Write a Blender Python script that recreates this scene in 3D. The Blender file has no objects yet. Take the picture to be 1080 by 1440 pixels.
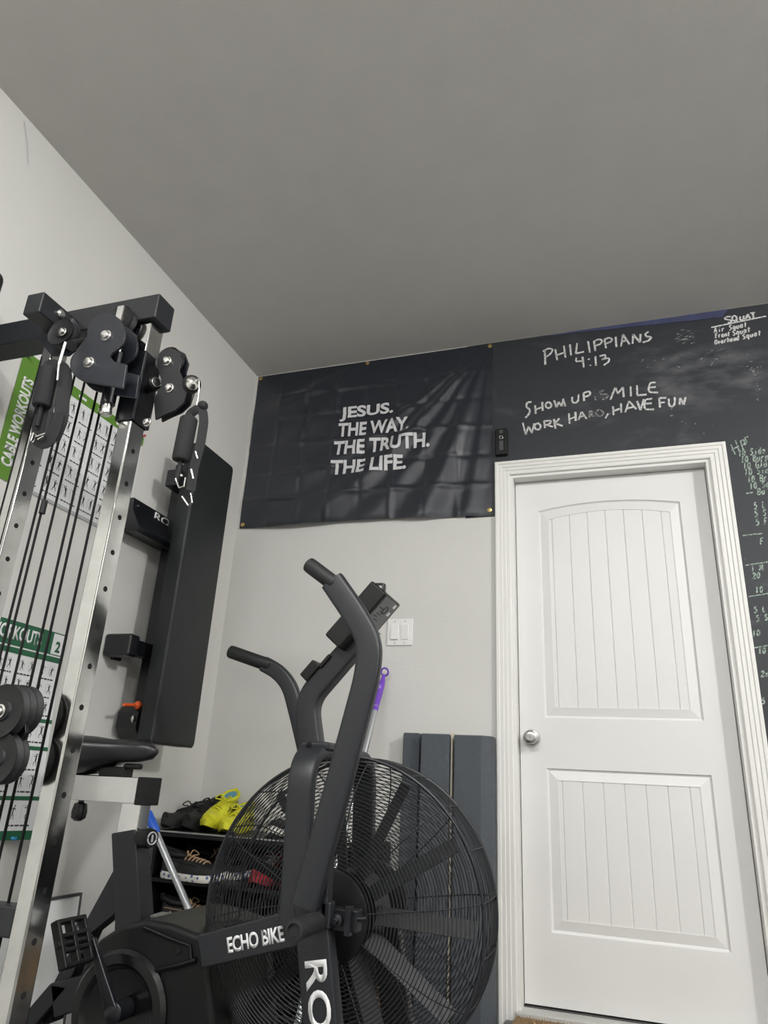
import bpy, bmesh, math, random
from mathutils import Vector, Matrix
from math import sin, cos, pi, radians as rad

# ------------------------------------------------------------------ camera, world, light, exposure
S = bpy.context.scene
COL = S.collection
V = Vector
CAM = V((1.8218, -2.9361, 0.852)); FPX = 987.14
PITCH, ROLL, YAW = 0.3712, 0.0549, -0.3386
fw = V((sin(YAW)*cos(PITCH), cos(YAW)*cos(PITCH), sin(PITCH)))
r0 = fw.cross(V((0, 0, 1))).normalized(); u0 = r0.cross(fw)
rt = cos(ROLL)*r0 + sin(ROLL)*u0; up = -sin(ROLL)*r0 + cos(ROLL)*u0
cd = bpy.data.cameras.new('camera'); cam = bpy.data.objects.new('camera', cd); COL.objects.link(cam)
cd.sensor_fit = 'VERTICAL'; cd.sensor_height = 36; cd.lens = 36*FPX/1440; cd.clip_start = 0.02
M3 = Matrix((rt, up, -fw)).transposed()
cam.matrix_world = Matrix.Translation(CAM) @ M3.to_4x4()
S.camera = cam
S.view_settings.view_transform = 'Standard'; S.view_settings.look = 'None'
S.view_settings.gamma = 1; S.view_settings.use_curve_mapping = False
S.view_settings.exposure = 0.02
w = bpy.data.worlds.new('world'); S.world = w; w.use_nodes = True
w.node_tree.nodes['Background'].inputs[0].default_value = (.9, .95, 1, 1)
w.node_tree.nodes['Background'].inputs[1].default_value = 0.02

def area(name, loc, sx, sy, power, rot=(0, 0, 0), col=(1, .995, .975)):
    l = bpy.data.lights.new(name, 'AREA'); l.shape = 'RECTANGLE'; l.size = sx; l.size_y = sy
    l.energy = power; l.color = col
    o = bpy.data.objects.new(name, l); COL.objects.link(o); o.location = loc; o.rotation_euler = rot
    return o
def lamp(name, loc, power, radius=.08, col=(1, .995, .975)):
    l = bpy.data.lights.new(name, 'POINT'); l.energy = power; l.color = col; l.shadow_soft_size = radius
    o = bpy.data.objects.new(name, l); COL.objects.link(o); o.location = loc
    return o
lamp('ceiling_lamp', (1.8, -3.4, 2.83), 43)
lamp('ceiling_lamp', (4.2, -2.3, 2.78), 168)
area('ceiling_panel_lamp', (2.5, -3.3, 2.90), 0.30, 1.2, 38)
area('ceiling_panel_lamp', (1.0, -3.6, 2.90), 1.2, 0.30, 62)

# ------------------------------------------------------------------ helpers
def ray(px, py): return fw*FPX + rt*(px-540) + up*(720-py)
def AY(px, py, y): d = ray(px, py); return CAM + d*((y-CAM.y)/d.y)      # the point seen there on the plane Y = y
def AX(px, py, x): d = ray(px, py); return CAM + d*((x-CAM.x)/d.x)
def AZ(px, py, z): d = ray(px, py); return CAM + d*((z-CAM.z)/d.z)

def frame(d, upv=V((0, 0, 1))):
    d = V(d).normalized()
    if abs(d.dot(upv)) > .99: upv = V((0, 1, 0))
    a = d.cross(upv).normalized(); b = a.cross(d)
    return a, b, d

def rrect(wd, h, r=0.0, n=3):
    r = min(r, wd/2-1e-5, h/2-1e-5)
    if r <= 0: return [(-wd/2, -h/2), (wd/2, -h/2), (wd/2, h/2), (-wd/2, h/2)]
    out = []
    for cx, cy, a0 in ((wd/2-r, h/2-r, 0), (-wd/2+r, h/2-r, 90), (-wd/2+r, -h/2+r, 180), (wd/2-r, -h/2+r, 270)):
        for i in range(n+1):
            a = rad(a0+90*i/n); out.append((cx+r*cos(a), cy+r*sin(a)))
    return out
def circ(r, n=16): return [(r*cos(2*pi*i/n), r*sin(2*pi*i/n)) for i in range(n)]

def fillet(pts, r, n=6):
    pts = [V(p) for p in pts]; out = [pts[0]]
    for i in range(1, len(pts)-1):
        p, a, b = pts[i], pts[i-1], pts[i+1]
        rr = r[i-1] if isinstance(r, (list, tuple)) else r
        da, db = (a-p), (b-p); t = min(rr, da.length*.48, db.length*.48)
        A, B = p+da.normalized()*t, p+db.normalized()*t
        for k in range(n+1):
            s = k/n; out.append(A*(1-s)**2 + p*2*s*(1-s) + B*s*s)
    out.append(pts[-1]); return out

def smooth_path(pts, n=6):
    pts = [V(p) for p in pts]; P = [pts[0]*2-pts[1]] + pts + [pts[-1]*2-pts[-2]]; out = []
    for i in range(1, len(P)-2):
        for k in range(n):
            t = k/n; a, b, c, d = P[i-1], P[i], P[i+1], P[i+2]
            out.append(.5*((2*b)+(c-a)*t+(2*a-5*b+4*c-d)*t*t+(3*b-a-3*c+d)*t**3))
    out.append(pts[-1]); return out

class MB:
    def __init__(s): s.bm = bmesh.new(); s.mi = 0
    def face(s, vs):
        try:
            f = s.bm.faces.new(vs); f.material_index = s.mi; return f
        except ValueError: return None
    def v(s, p): return s.bm.verts.new(p)
    def box(s, c, size, R=None):
        c = V(c); vs = []
        for z in (-1, 1):
            for x, y in ((-1, -1), (1, -1), (1, 1), (-1, 1)):
                p = V((x*size[0]/2, y*size[1]/2, z*size[2]/2))
                vs.append(s.v(c + (R @ p if R else p)))
        for q in ((3, 2, 1, 0), (4, 5, 6, 7), (0, 1, 5, 4), (1, 2, 6, 5), (2, 3, 7, 6), (3, 0, 4, 7)): s.face([vs[i] for i in q])
        return s
    def span(s, a, b):
        a, b = V(a), V(b); return s.box((a+b)/2, [abs(b[i]-a[i]) for i in range(3)])
    def loft(s, rings, closed=True, cap=True):
        R = [[s.v(p) for p in r] for r in rings]; n = len(R[0])
        for i in range(len(R)-1):
            for j in range(n if closed else n-1):
                s.face((R[i][j], R[i][(j+1) % n], R[i+1][(j+1) % n], R[i+1][j]))
        if cap and closed: s.face(R[0][::-1]); s.face(R[-1])
        return s
    def sweep(s, pts, prof, upv=(0, 0, 1), cap=True, closed=False, scale=None):
        pts = [V(p) for p in pts]; upv = V(upv); rings = []; n = len(pts)
        for i, p in enumerate(pts):
            if closed: d = pts[(i+1) % n]-pts[i-1]
            else: d = pts[min(i+1, n-1)]-pts[max(i-1, 0)]
            a, b, d = frame(d, upv); k = scale[i] if scale else 1
            rings.append([p + a*x*k + b*y*k for x, y in prof])
        if closed: rings.append(rings[0]); cap = False
        if closed:
            R = [[s.v(q) for q in r] for r in rings[:-1]]; R.append(R[0]); m = len(prof)
            for i in range(len(R)-1):
                for j in range(m): s.face((R[i][j], R[i][(j+1) % m], R[i+1][(j+1) % m], R[i+1][j]))
            return s
        return s.loft(rings, True, cap)
    def tube(s, pts, r, n=12, cap=True, closed=False): return s.sweep(pts, circ(r, n), cap=cap, closed=closed)
    def cyl(s, p0, p1, r, n=24): return s.sweep([p0, p1], circ(r, n))
    def lathe(s, o, ax, prof, n=32):
        a, b, d = frame(ax); o = V(o)
        return s.loft([[o + d*h + (a*cos(2*pi*i/n)+b*sin(2*pi*i/n))*max(r, 1e-4) for i in range(n)] for r, h in prof])
    def ring(s, o, ax, R, r, n=64, m=6):
        a, b, d = frame(ax); o = V(o)
        return s.tube([o + (a*cos(2*pi*i/n)+b*sin(2*pi*i/n))*R for i in range(n)], r, m, closed=True)
    def prism(s, poly, ext):
        ext = V(ext); A = [s.v(p) for p in poly]; B = [s.v(V(p)+ext) for p in poly]; n = len(A)
        s.face(A); s.face(B[::-1])
        for i in range(n): s.face((A[i], B[i], B[(i+1) % n], A[(i+1) % n]))
        return s
    def quad(s, *p): s.face([s.v(q) for q in p]); return s
    def sphere(s, c, r, sc=(1, 1, 1), n=20):
        c = V(c); m = n//2
        return s.loft([[c + V((r*sc[0]*sin(pi*i/m)*cos(2*pi*j/n), r*sc[1]*sin(pi*i/m)*sin(2*pi*j/n), r*sc[2]*cos(pi*i/m))) if 0 < i < m
                        else c + V((1e-4*cos(2*pi*j/n), 1e-4*sin(2*pi*j/n), r*sc[2]*(1 if i == 0 else -1))) for j in range(n)] for i in range(m+1)])
    def build(s, name, mat, parent=None, bevel=0.0, smooth=True, ang=35, seg=2, subsurf=0):
        root = parent; off = V((0, 0, 0))
        p = parent
        while p is not None: off += p.location; p = p.parent
        if off.length > 0: bmesh.ops.translate(s.bm, verts=s.bm.verts, vec=-off)
        bmesh.ops.recalc_face_normals(s.bm, faces=s.bm.faces)
        me = bpy.data.meshes.new(name); s.bm.to_mesh(me); s.bm.free()
        for m in (mat if isinstance(mat, (list, tuple)) else [mat]): me.materials.append(m)
        if smooth:
            me.polygons.foreach_set('use_smooth', [True]*len(me.polygons)); me.set_sharp_from_angle(angle=rad(ang))
        o = bpy.data.objects.new(name, me); COL.objects.link(o)
        if parent: o.parent = parent
        if bevel:
            b = o.modifiers.new('bevel', 'BEVEL'); b.width = bevel; b.segments = seg; b.limit_method = 'ANGLE'; b.angle_limit = rad(40); b.harden_normals = True
        if subsurf:
            b = o.modifiers.new('subdivision', 'SUBSURF'); b.levels = b.render_levels = subsurf
        return o

def tag(o, label=None, cat=None, group=None, kind=None):
    for k, v in (('label', label), ('category', cat), ('group', group), ('kind', kind)):
        if v: o[k] = v
    return o
def thing(name, label, cat, loc=(0, 0, 0), group=None, rotz=0):
    o = bpy.data.objects.new(name, None); COL.objects.link(o); o.location = loc; o.empty_display_size = .05
    o.rotation_euler = (0, 0, rotz)
    return tag(o, label, cat, group)
def struct(o): o['kind'] = 'structure'; return o

# ------------------------------------------------------------------ materials
def srgb(c): return tuple(((x/255)/12.92 if x/255 <= .04045 else ((x/255+.055)/1.055)**2.4) for x in c)
def mat(name, col, rough=.5, metal=0, bump=0, bscale=200, var=0, vscale=8, spec=.5, sheen=0, coat=0):
    m = bpy.data.materials.new(name); m.use_nodes = True; N = m.node_tree.nodes; L = m.node_tree.links
    b = N['Principled BSDF']; c = (*col, 1)
    b.inputs['Base Color'].default_value = c; b.inputs['Roughness'].default_value = rough; b.inputs['Metallic'].default_value = metal
    b.inputs['Specular IOR Level'].default_value = spec
    if sheen: b.inputs['Sheen Weight'].default_value = sheen; b.inputs['Sheen Roughness'].default_value = .4
    if coat: b.inputs['Coat Weight'].default_value = coat; b.inputs['Coat Roughness'].default_value = .15
    tc = N.new('ShaderNodeTexCoord')
    if var:
        n = N.new('ShaderNodeTexNoise'); n.inputs['Scale'].default_value = vscale; n.inputs['Detail'].default_value = 6
        L.new(tc.outputs['Object'], n.inputs['Vector'])
        r = N.new('ShaderNodeMapRange'); r.inputs[1].default_value = .3; r.inputs[2].default_value = .7
        r.inputs[3].default_value = 1-var; r.inputs[4].default_value = 1+var; L.new(n.outputs['Fac'], r.inputs[0])
        mx = N.new('ShaderNodeVectorMath'); mx.operation = 'SCALE'; mx.inputs[0].default_value = col
        L.new(r.outputs[0], mx.inputs['Scale']); L.new(mx.outputs[0], b.inputs['Base Color'])
    if bump:
        n2 = N.new('ShaderNodeTexNoise'); n2.inputs['Scale'].default_value = bscale; n2.inputs['Detail'].default_value = 3
        L.new(tc.outputs['Object'], n2.inputs['Vector'])
        bp = N.new('ShaderNodeBump'); bp.inputs['Strength'].default_value = bump; bp.inputs['Distance'].default_value = .002
        L.new(n2.outputs['Fac'], bp.inputs['Height']); L.new(bp.outputs[0], b.inputs['Normal'])
    return m
M = {}
M['wall'] = mat('wall_paint', (.655, .65, .625), .75, bump=.25, bscale=90, var=.025, vscale=3)
M['ceiling'] = mat('ceiling_paint', (.59, .58, .555), .85, bump=.3, bscale=120, var=.02)
M['floor'] = mat('rubber_floor', (.13, .128, .125), .7, bump=.4, var=.2, vscale=40)
M['door'] = mat('door_white_paint', (.75, .75, .74), .42, var=.015, vscale=4)
M['trim'] = mat('trim_white_paint', (.78, .775, .75), .45)
M['tape'] = mat('navy_painters_tape', (.045, .052, .12), .6, var=.2)
M['powder'] = mat('black_powder_coat', (.0135, .0148, .0185), .42, bump=.12, bscale=700)
M['steel_black'] = mat('black_gloss_paint', (.008, .0088, .0115), .30, bump=.03, var=.15)
M['plate_black'] = mat('worn_black_plate', (.015, .0165, .023), .40, var=.25, vscale=30)
M['plastic'] = mat('black_plastic', (.0060, .0062, .0068), .42, bump=.05, bscale=500, spec=.35)
M['plastic_gloss'] = mat('glossy_black_plastic', (.005, .005, .006), .25)
M['rubber'] = mat('black_rubber', (.009, .0092, .0105), .6, bump=.2, bscale=600)
M['foam'] = mat('black_foam', (.011, .0115, .013), .8, bump=.3, bscale=900)
M['vinyl'] = mat('black_vinyl', (.013, .0155, .017), .5, bump=.25, bscale=800, spec=.4)
M['webbing'] = mat('black_webbing', (.008, .0085, .010), .75, bump=.4, bscale=900)
M['chrome'] = mat('chrome', (.78, .78, .77), .10, 1, var=.06, vscale=14)
M['chrome_worn'] = mat('worn_chrome', (.66, .66, .64), .11, 1, bump=.03, bscale=40, var=.12, vscale=16)
M['steel'] = mat('zinc_steel', (.72, .71, .68), .25, 1)
M['nickel'] = mat('satin_nickel', (.62, .61, .59), .27, 1)
M['hole'] = mat('dark_hole', (.004, .004, .004), .9)
M['silver'] = mat('silver_pole', (.55, .57, .60), .3, .8)
M['white'] = mat('white_plastic', (.80, .80, .79), .35)
M['paper'] = mat('laminated_paper', (.74, .75, .76), .35)
M['green'] = mat('poster_green', (.115, .25, .035), .4)
M['green_dark'] = mat('poster_dark_green', (.010, .105, .045), .4)
M['ink'] = mat('poster_ink', (.03, .03, .035), .6)
M['ink_grey'] = mat('poster_grey_ink', (.42, .43, .45), .6)
M['letter'] = mat('white_lettering', (.76, .76, .77), .5)
M['flag_letter'] = mat('flag_print', (.66, .66, .68), .55)
M['orange'] = mat('orange_plastic', (.85, .13, .03), .4)
M['purple'] = mat('purple_plastic', (.17, .06, .50), .35)
M['blue'] = mat('blue_plastic', (.02, .10, .52), .35)
M['greymat'] = mat('grey_foam_mat', (.080, .090, .104), .85, bump=.6, bscale=260, var=.12, vscale=160)
M['beige'] = mat('beige_board', (.62, .57, .46), .6)
M['coir'] = mat('coir', (.26, .17, .085), .95, bump=1, bscale=300, var=.4, vscale=220)
M['concrete'] = mat('grey_threshold', (.50, .50, .48), .6, var=.1)
M['alu'] = mat('dark_threshold', (.10, .10, .10), .4, .5)
M['yellow'] = mat('yellow_knit', (.60, .58, .02), .6, bump=.5, bscale=350, var=.12, vscale=40)
M['shoeblack'] = mat('black_knit', (.007, .007, .0075), .7, bump=.5, bscale=300)
M['shoegrey'] = mat('grey_suede', (.07, .07, .075), .8, var=.2)
M['shoered'] = mat('red_knit', (.30, .012, .02), .6, bump=.4, bscale=300)
M['shoeorange'] = mat('orange_suede', (.55, .26, .03), .7, var=.15)
M['solewhite'] = mat('white_sole', (.68, .67, .62), .5)
M['lace_tan'] = mat('tan_lace', (.38, .25, .15), .8)
M['lace_white'] = mat('white_lace', (.62, .60, .56), .8)
M['lining_blue'] = mat('blue_lining', (.10, .28, .38), .8)
M['brass'] = mat('brass', (.70, .52, .22), .3, 1)
M['gun'] = mat('gun_label_grey', (.13, .135, .14), .45)
M['pin_red'] = mat('red_pin', (.45, .02, .03), .3); M['pin_green'] = mat('green_pin', (.01, .14, .08), .3); M['pin_blue'] = mat('blue_pin', (.03, .25, .50), .3)
M['cable'] = mat('black_cable', (.004, .004, .0045), .6, spec=.25)
M['guard'] = mat('fan_guard_wire', (.012, .013, .016), .6)
M['board'] = mat('whiteboard_panel', (.86, .87, .87), .3)
M['blade'] = mat('grey_fan_blade', (.020, .021, .023), .5)

# floral white sole and speckled brown cloth
def spotted(name, a, b, scale, thr, c=None):
    m = mat(name, a, .6); N = m.node_tree.nodes; L = m.node_tree.links
    vo = N.new('ShaderNodeTexVoronoi'); vo.inputs['Scale'].default_value = scale
    tc = N.new('ShaderNodeTexCoord'); L.new(tc.outputs['Object'], vo.inputs['Vector'])
    cr = N.new('ShaderNodeValToRGB'); e = cr.color_ramp.elements
    e[0].position = thr-.05; e[0].color = (*b, 1); e[1].position = thr+.05; e[1].color = (*a, 1)
    L.new(vo.outputs['Distance'], cr.inputs[0]); L.new(cr.outputs[0], N['Principled BSDF'].inputs['Base Color'])
    return m
M['floral'] = spotted('floral_sole', (.70, .68, .62), (.08, .12, .30), 55, .33)
M['speckle'] = spotted('speckled_brown', (.05, .025, .012), (.50, .38, .22), 90, .42)

# chalkboard paint with dusty wiped patches
m = mat('chalkboard_paint', (.022, .025, .031), .55, bump=.15, bscale=150); M['chalkboard'] = m
N = m.node_tree.nodes; L = m.node_tree.links
tc = N.new('ShaderNodeTexCoord')
n1 = N.new('ShaderNodeTexNoise'); n1.inputs['Scale'].default_value = 2.2; n1.inputs['Detail'].default_value = 8; n1.inputs['Distortion'].default_value = 1.2
mp = N.new('ShaderNodeMapping'); mp.inputs['Scale'].default_value = (1, 1, 2.2); mp.inputs['Rotation'].default_value = (0, .35, 0)
L.new(tc.outputs['Object'], mp.inputs[0]); L.new(mp.outputs[0], n1.inputs['Vector'])
n3 = N.new('ShaderNodeTexNoise'); n3.inputs['Scale'].default_value = 7; n3.inputs['Detail'].default_value = 8
mp3 = N.new('ShaderNodeMapping'); mp3.inputs['Scale'].default_value = (1, 1, 2.4); mp3.inputs['Rotation'].default_value = (0, .5, 0)
L.new(tc.outputs['Object'], mp3.inputs[0]); L.new(mp3.outputs[0], n3.inputs['Vector'])
rr = N.new('ShaderNodeMapRange'); rr.inputs[1].default_value = .54; rr.inputs[2].default_value = .95
L.new(n1.outputs['Fac'], rr.inputs[0])
r3 = N.new('ShaderNodeMapRange'); r3.inputs[1].default_value = .45; r3.inputs[2].default_value = .8
L.new(n3.outputs['Fac'], r3.inputs[0])
ad = N.new('ShaderNodeMath'); ad.operation = 'MULTIPLY'; L.new(rr.outputs[0], ad.inputs[0]); L.new(r3.outputs[0], ad.inputs[1])
sp = N.new('ShaderNodeTexNoise'); sp.inputs['Scale'].default_value = 75; sp.inputs['Detail'].default_value = 1
L.new(tc.outputs['Object'], sp.inputs['Vector'])
rs = N.new('ShaderNodeMapRange'); rs.inputs[1].default_value = .79; rs.inputs[2].default_value = .82; rs.inputs[4].default_value = .45
L.new(sp.outputs['Fac'], rs.inputs[0])
a2 = N.new('ShaderNodeMath'); a2.operation = 'ADD'; a2.use_clamp = True; L.new(ad.outputs[0], a2.inputs[0]); L.new(rs.outputs[0], a2.inputs[1])
sx_ = N.new('ShaderNodeMapping'); sx_.vector_type = 'POINT'; sx_.inputs['Location'].default_value = (-2.22*2.6, 0, -2.60*4.2); sx_.inputs['Scale'].default_value = (2.6, 0, 4.2)
L.new(tc.outputs['Object'], sx_.inputs[0])
gl = N.new('ShaderNodeVectorMath'); gl.operation = 'LENGTH'; L.new(sx_.outputs[0], gl.inputs[0])
gm = N.new('ShaderNodeMapRange'); gm.interpolation_type = 'SMOOTHSTEP'; gm.inputs[1].default_value = .35; gm.inputs[2].default_value = 1.0; gm.inputs[3].default_value = .42; gm.inputs[4].default_value = 0
L.new(gl.outputs['Value'], gm.inputs[0])
g3 = N.new('ShaderNodeMapRange'); g3.inputs[1].default_value = .42; g3.inputs[2].default_value = .72; L.new(n3.outputs['Fac'], g3.inputs[0])
g4 = N.new('ShaderNodeMath'); g4.operation = 'MULTIPLY'; L.new(gm.outputs[0], g4.inputs[0]); L.new(g3.outputs[0], g4.inputs[1])
a3 = N.new('ShaderNodeMath'); a3.operation = 'ADD'; a3.use_clamp = True; L.new(a2.outputs[0], a3.inputs[0]); L.new(g4.outputs[0], a3.inputs[1]); a2 = a3
mx = N.new('ShaderNodeMix'); mx.data_type = 'RGBA'; mx.inputs[6].default_value = (.022, .025, .031, 1); mx.inputs[7].default_value = (.22, .22, .23, 1)
L.new(a2.outputs[0], mx.inputs[0]); L.new(mx.outputs[2], N['Principled BSDF'].inputs['Base Color'])

def chalk_mat(name, col, lo, hi):
    m = mat(name, col, .95); N = m.node_tree.nodes; L = m.node_tree.links
    n = N.new('ShaderNodeTexNoise'); n.inputs['Scale'].default_value = 160; n.inputs['Detail'].default_value = 4
    tc = N.new('ShaderNodeTexCoord'); L.new(tc.outputs['Object'], n.inputs['Vector'])
    r = N.new('ShaderNodeMapRange'); r.inputs[1].default_value = .38; r.inputs[2].default_value = .6; r.inputs[3].default_value = lo; r.inputs[4].default_value = hi
    L.new(n.outputs['Fac'], r.inputs[0]); L.new(r.outputs[0], N['Principled BSDF'].inputs['Alpha'])
    return m
M['chalk'] = chalk_mat('white_chalk', (.72, .72, .71), .55, 1)
M['chalk_faint'] = chalk_mat('faint_chalk', (.50, .50, .50), .05, .6)
M['chalk_green'] = chalk_mat('pale_green_chalk', (.40, .50, .43), .35, .95)

# black satin flag
m = mat('flag_satin', (.017, .0195, .028), .31, sheen=.35, bump=.2, bscale=900); M['flag'] = m

# ------------------------------------------------------------------ room
H = 2.93; RX = 5.2; FY = -6.2; STEP = .15
DXL, DXR = 1.4022, 2.2026; DZT = STEP+2.032; DY = .060           # door slab
CXL, CXR, CZT = 1.3202, 2.2864, STEP+2.1143                        # casing outer edges
OXL, OXR, OZT = DXL-.022, DXR+.022, DZT+.022                       # rough opening
mb = MB().span((-.12, FY-.12, -.1), (RX+.12, .6, 0)); struct(mb.build('floor', M['floor']))
mb = MB().span((-.12, FY-.12, H), (RX+.12, .12, H+.1)); struct(mb.build('ceiling', M['ceiling']))
mb = MB().span((-.12, FY, 0), (0, .12, H)); struct(mb.build('wall_left', M['wall']))
mb = MB().span((RX, FY, 0), (RX+.12, .12, H)); struct(mb.build('wall_right', M['wall']))
mb = MB().span((-.12, FY-.12, 0), (RX+.12, FY, H)); struct(mb.build('wall_front', M['wall']))
mb = MB(); mb.span((0, 0, 0), (OXL, .12, H)); mb.span((OXR, 0, 0), (RX, .12, H)); mb.span((OXL, 0, OZT), (OXR, .12, H)); mb.span((OXL, 0, 0), (OXR, .12, STEP-.03))
struct(mb.build('wall_back', M['wall']))

# chalkboard-painted part of the wall: an L around the door
BXL = AY(655, 729, 0).x; BZB = AY(672, 728, 0).z
mb = MB(); t = .002
mb.span((BXL, -t, BZB), (CXL+.004, 0, H-.002)); mb.span((CXL+.004, -t, CZT-.004), (CXR-.004, 0, H-.002)); mb.span((CXR-.004, -t, 0), (RX-.3, 0, H-.002))
board = mb.build('chalkboard', M['chalkboard'], smooth=False)
tag(board, 'black chalkboard paint with white chalk writing above and right of the door', 'chalkboard')

# door jamb, casing
mb = MB(); jt = .019
mb.span((OXL-.004, .0005, STEP-.03), (OXL+jt, .12, OZT+.004)); mb.span((OXR-jt, .0005, STEP-.03), (OXR+.004, .12, OZT+.004)); mb.span((OXL+jt, .0005, OZT-jt), (OXR-jt, .12, OZT+.004))
mb.span((OXL+jt, DY+.042, STEP), (OXL+jt+.012, .12, OZT-jt)); mb.span((OXR-jt-.012, DY+.042, STEP), (OXR-jt, .12, OZT-jt)); mb.span((OXL+jt, DY+.042, OZT-jt-.012), (OXR-jt, .12, OZT-jt))
struct(mb.build('trim_1', M['trim']))
CW = (OXL+.006)-CXL
prof = [(0, 0), (0, .017), (.003, .019), (.013, .019), (.016, .0150), (.029, .0165), (.032, .0125), (.045, .014), (.048, .0100), (CW-.004, .011), (CW, .008), (CW, 0)]
mb = MB(); rings = []
for (u, h) in prof:
    rings.append([V((CXL+u, -h, .0)), V((CXL+u, -h, CZT-u)), V((CXR-u, -h, CZT-u)), V((CXR-u, -h, .0))])
mb.loft(rings, closed=False)
struct(mb.build('trim_2', M['trim'], smooth=False))
mb = MB().span((OXL, -.02, .06), (OXR, .12, STEP-.006)); struct(mb.build('trim_3', M['concrete'], bevel=.004))
mb = MB().span((OXL+jt, DY-.004, STEP-.006), (OXR-jt, DY+.05, STEP-.001)); struct(mb.build('trim_4', M['alu']))

# door slab with two planked panels
def outline(x0, x1, z0, z1, arch, ins, n=18):
    x0 += ins; x1 -= ins; z0 += ins; z1 -= ins
    pts = [(x0, z0), (x1, z0)]
    for i in range(n+1):
        s = 1-i/n; pts.append((x0+(x1-x0)*s, z1-arch+arch*(1-(2*s-1)**2)))
    return pts
p = lambda a, b: AY(a, b, DY)
UP = (p(761, 860).x, p(973, 860).x, p(880, 1012).z, p(858, 703.5).z, p(858, 703.5).z-p(757, 719).z)
LO = (p(772, 1200).x, p(1013, 1200).x, p(900, 1326).z, p(880, 1085).z, 0)
mb = MB()
def loopverts(pts, y): return [mb.v((x, y, z)) for x, z in pts]
rect = loopverts([(DXL, STEP+.004), (DXR, STEP+.004), (DXR, DZT), (DXL, DZT)], DY)
edges = []
def mkedges(vs):
    for i in range(len(vs)): edges.append(mb.bm.edges.new((vs[i], vs[(i+1) % len(vs)])))
mkedges(rect)
for (x0, x1, z0, z1, ar) in (UP, LO):
    prev = None
    for ins, dep in ((0, 0), (.004, .007), (.009, .0085), (.012, .0075), (.042, .0012), (.0435, .0012), (.0440, .0050)):
        vs = loopverts(outline(x0, x1, z0, z1, ar, ins), DY+dep)
        if prev is None: mkedges(vs)
        else:
            for i in range(len(vs)): mb.face((prev[i], prev[(i+1) % len(vs)], vs[(i+1) % len(vs)], vs[i]))
        prev = vs
bmesh.ops.triangle_fill(mb.bm, edges=edges, use_beauty=True)
back = loopverts([(DXL, STEP+.004), (DXR, STEP+.004), (DXR, DZT), (DXL, DZT)], DY+.04)
for i in range(4): mb.face((rect[i], rect[(i+1) % 4], back[(i+1) % 4], back[i]))
mb.face(back)
door = mb.build('door_1', M['door'], smooth=False); struct(door)
for (x0, x1, z0, z1, ar) in (UP, LO):
    mb = MB(); a, b = x0+.0435, x1-.0435; zb, zt = z0+.0435, z1-.0435
    xs = [a]; wd = b-a
    gro = [a+.014] + [a+.014+(wd-.05)*k/6 for k in range(1, 7)]
    for g in gro: xs += [g-.0028, g, g+.0028]
    xs.append(b); yy = [0]+[0, .0035, 0]*len(gro)+[0]
    XS = []
    for i in range(len(xs)-1):
        XS.append((xs[i], yy[i]))
        if xs[i+1]-xs[i] > .02:
            for k in range(1, 4): XS.append((xs[i]+(xs[i+1]-xs[i])*k/4, 0))
    XS.append((xs[-1], 0))
    bot, top = [], []
    for x, d in XS:
        s = (x-a)/wd; bot.append(mb.v((x, DY+.0038+d, zb))); top.append(mb.v((x, DY+.0038+d, zt-ar+ar*(1-(2*s-1)**2))))
    for i in range(len(XS)-1): mb.face((bot[i], bot[i+1], top[i+1], top[i]))
    mb.build('door_panel', M['door'], door, smooth=False)
kp = AY(748, 1038, DY)
mb = MB().lathe((kp.x, DY, kp.z), (0, -1, 0), [(.001, 0), (.033, 0), (.034, .003), (.030, .009), (.016, .013), (.013, .028), (.016, .034), (.026, .042), (.0275, .052), (.025, .060), (.018, .064), (.012, .0645), (.0115, .0625), (.008, .0625), (.0075, .066), (.001, .066)], 40)
knob = mb.build('door_knob', M['nickel'], door)
mb = MB().box((kp.x, DY-.0665, kp.z), (.0016, .001, .008)); mb.build('keyhole', M['hole'], knob)

# step, threshold mat
mb = MB().span((1.345, -.75, 0), (2.45, -.022, .118)); tag(mb.build('step', M['floor'], bevel=.006), 'dark step below the white door', 'step')
mp_ = AZ(727, 1424, .136)
mb = MB(); random.seed(3)
mb.span((mp_.x, -.56, .119), (mp_.x+.72, mp_.y, .130))
mb.mi = 0
for i in range(2600):
    x, y = random.uniform(mp_.x, mp_.x+.72), random.uniform(-.56, mp_.y)
    q = V((x, y, .129)); d = V((random.uniform(-.006, .006), random.uniform(-.006, .006), .009)); e = V((.0012, 0, 0))
    mb.quad(q-e, q+e, q+d+e*.4, q+d-e*.4)
tag(mb.build('doormat', M['coir'], smooth=False), 'brown coir doormat at the foot of the white door', 'doormat')

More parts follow.
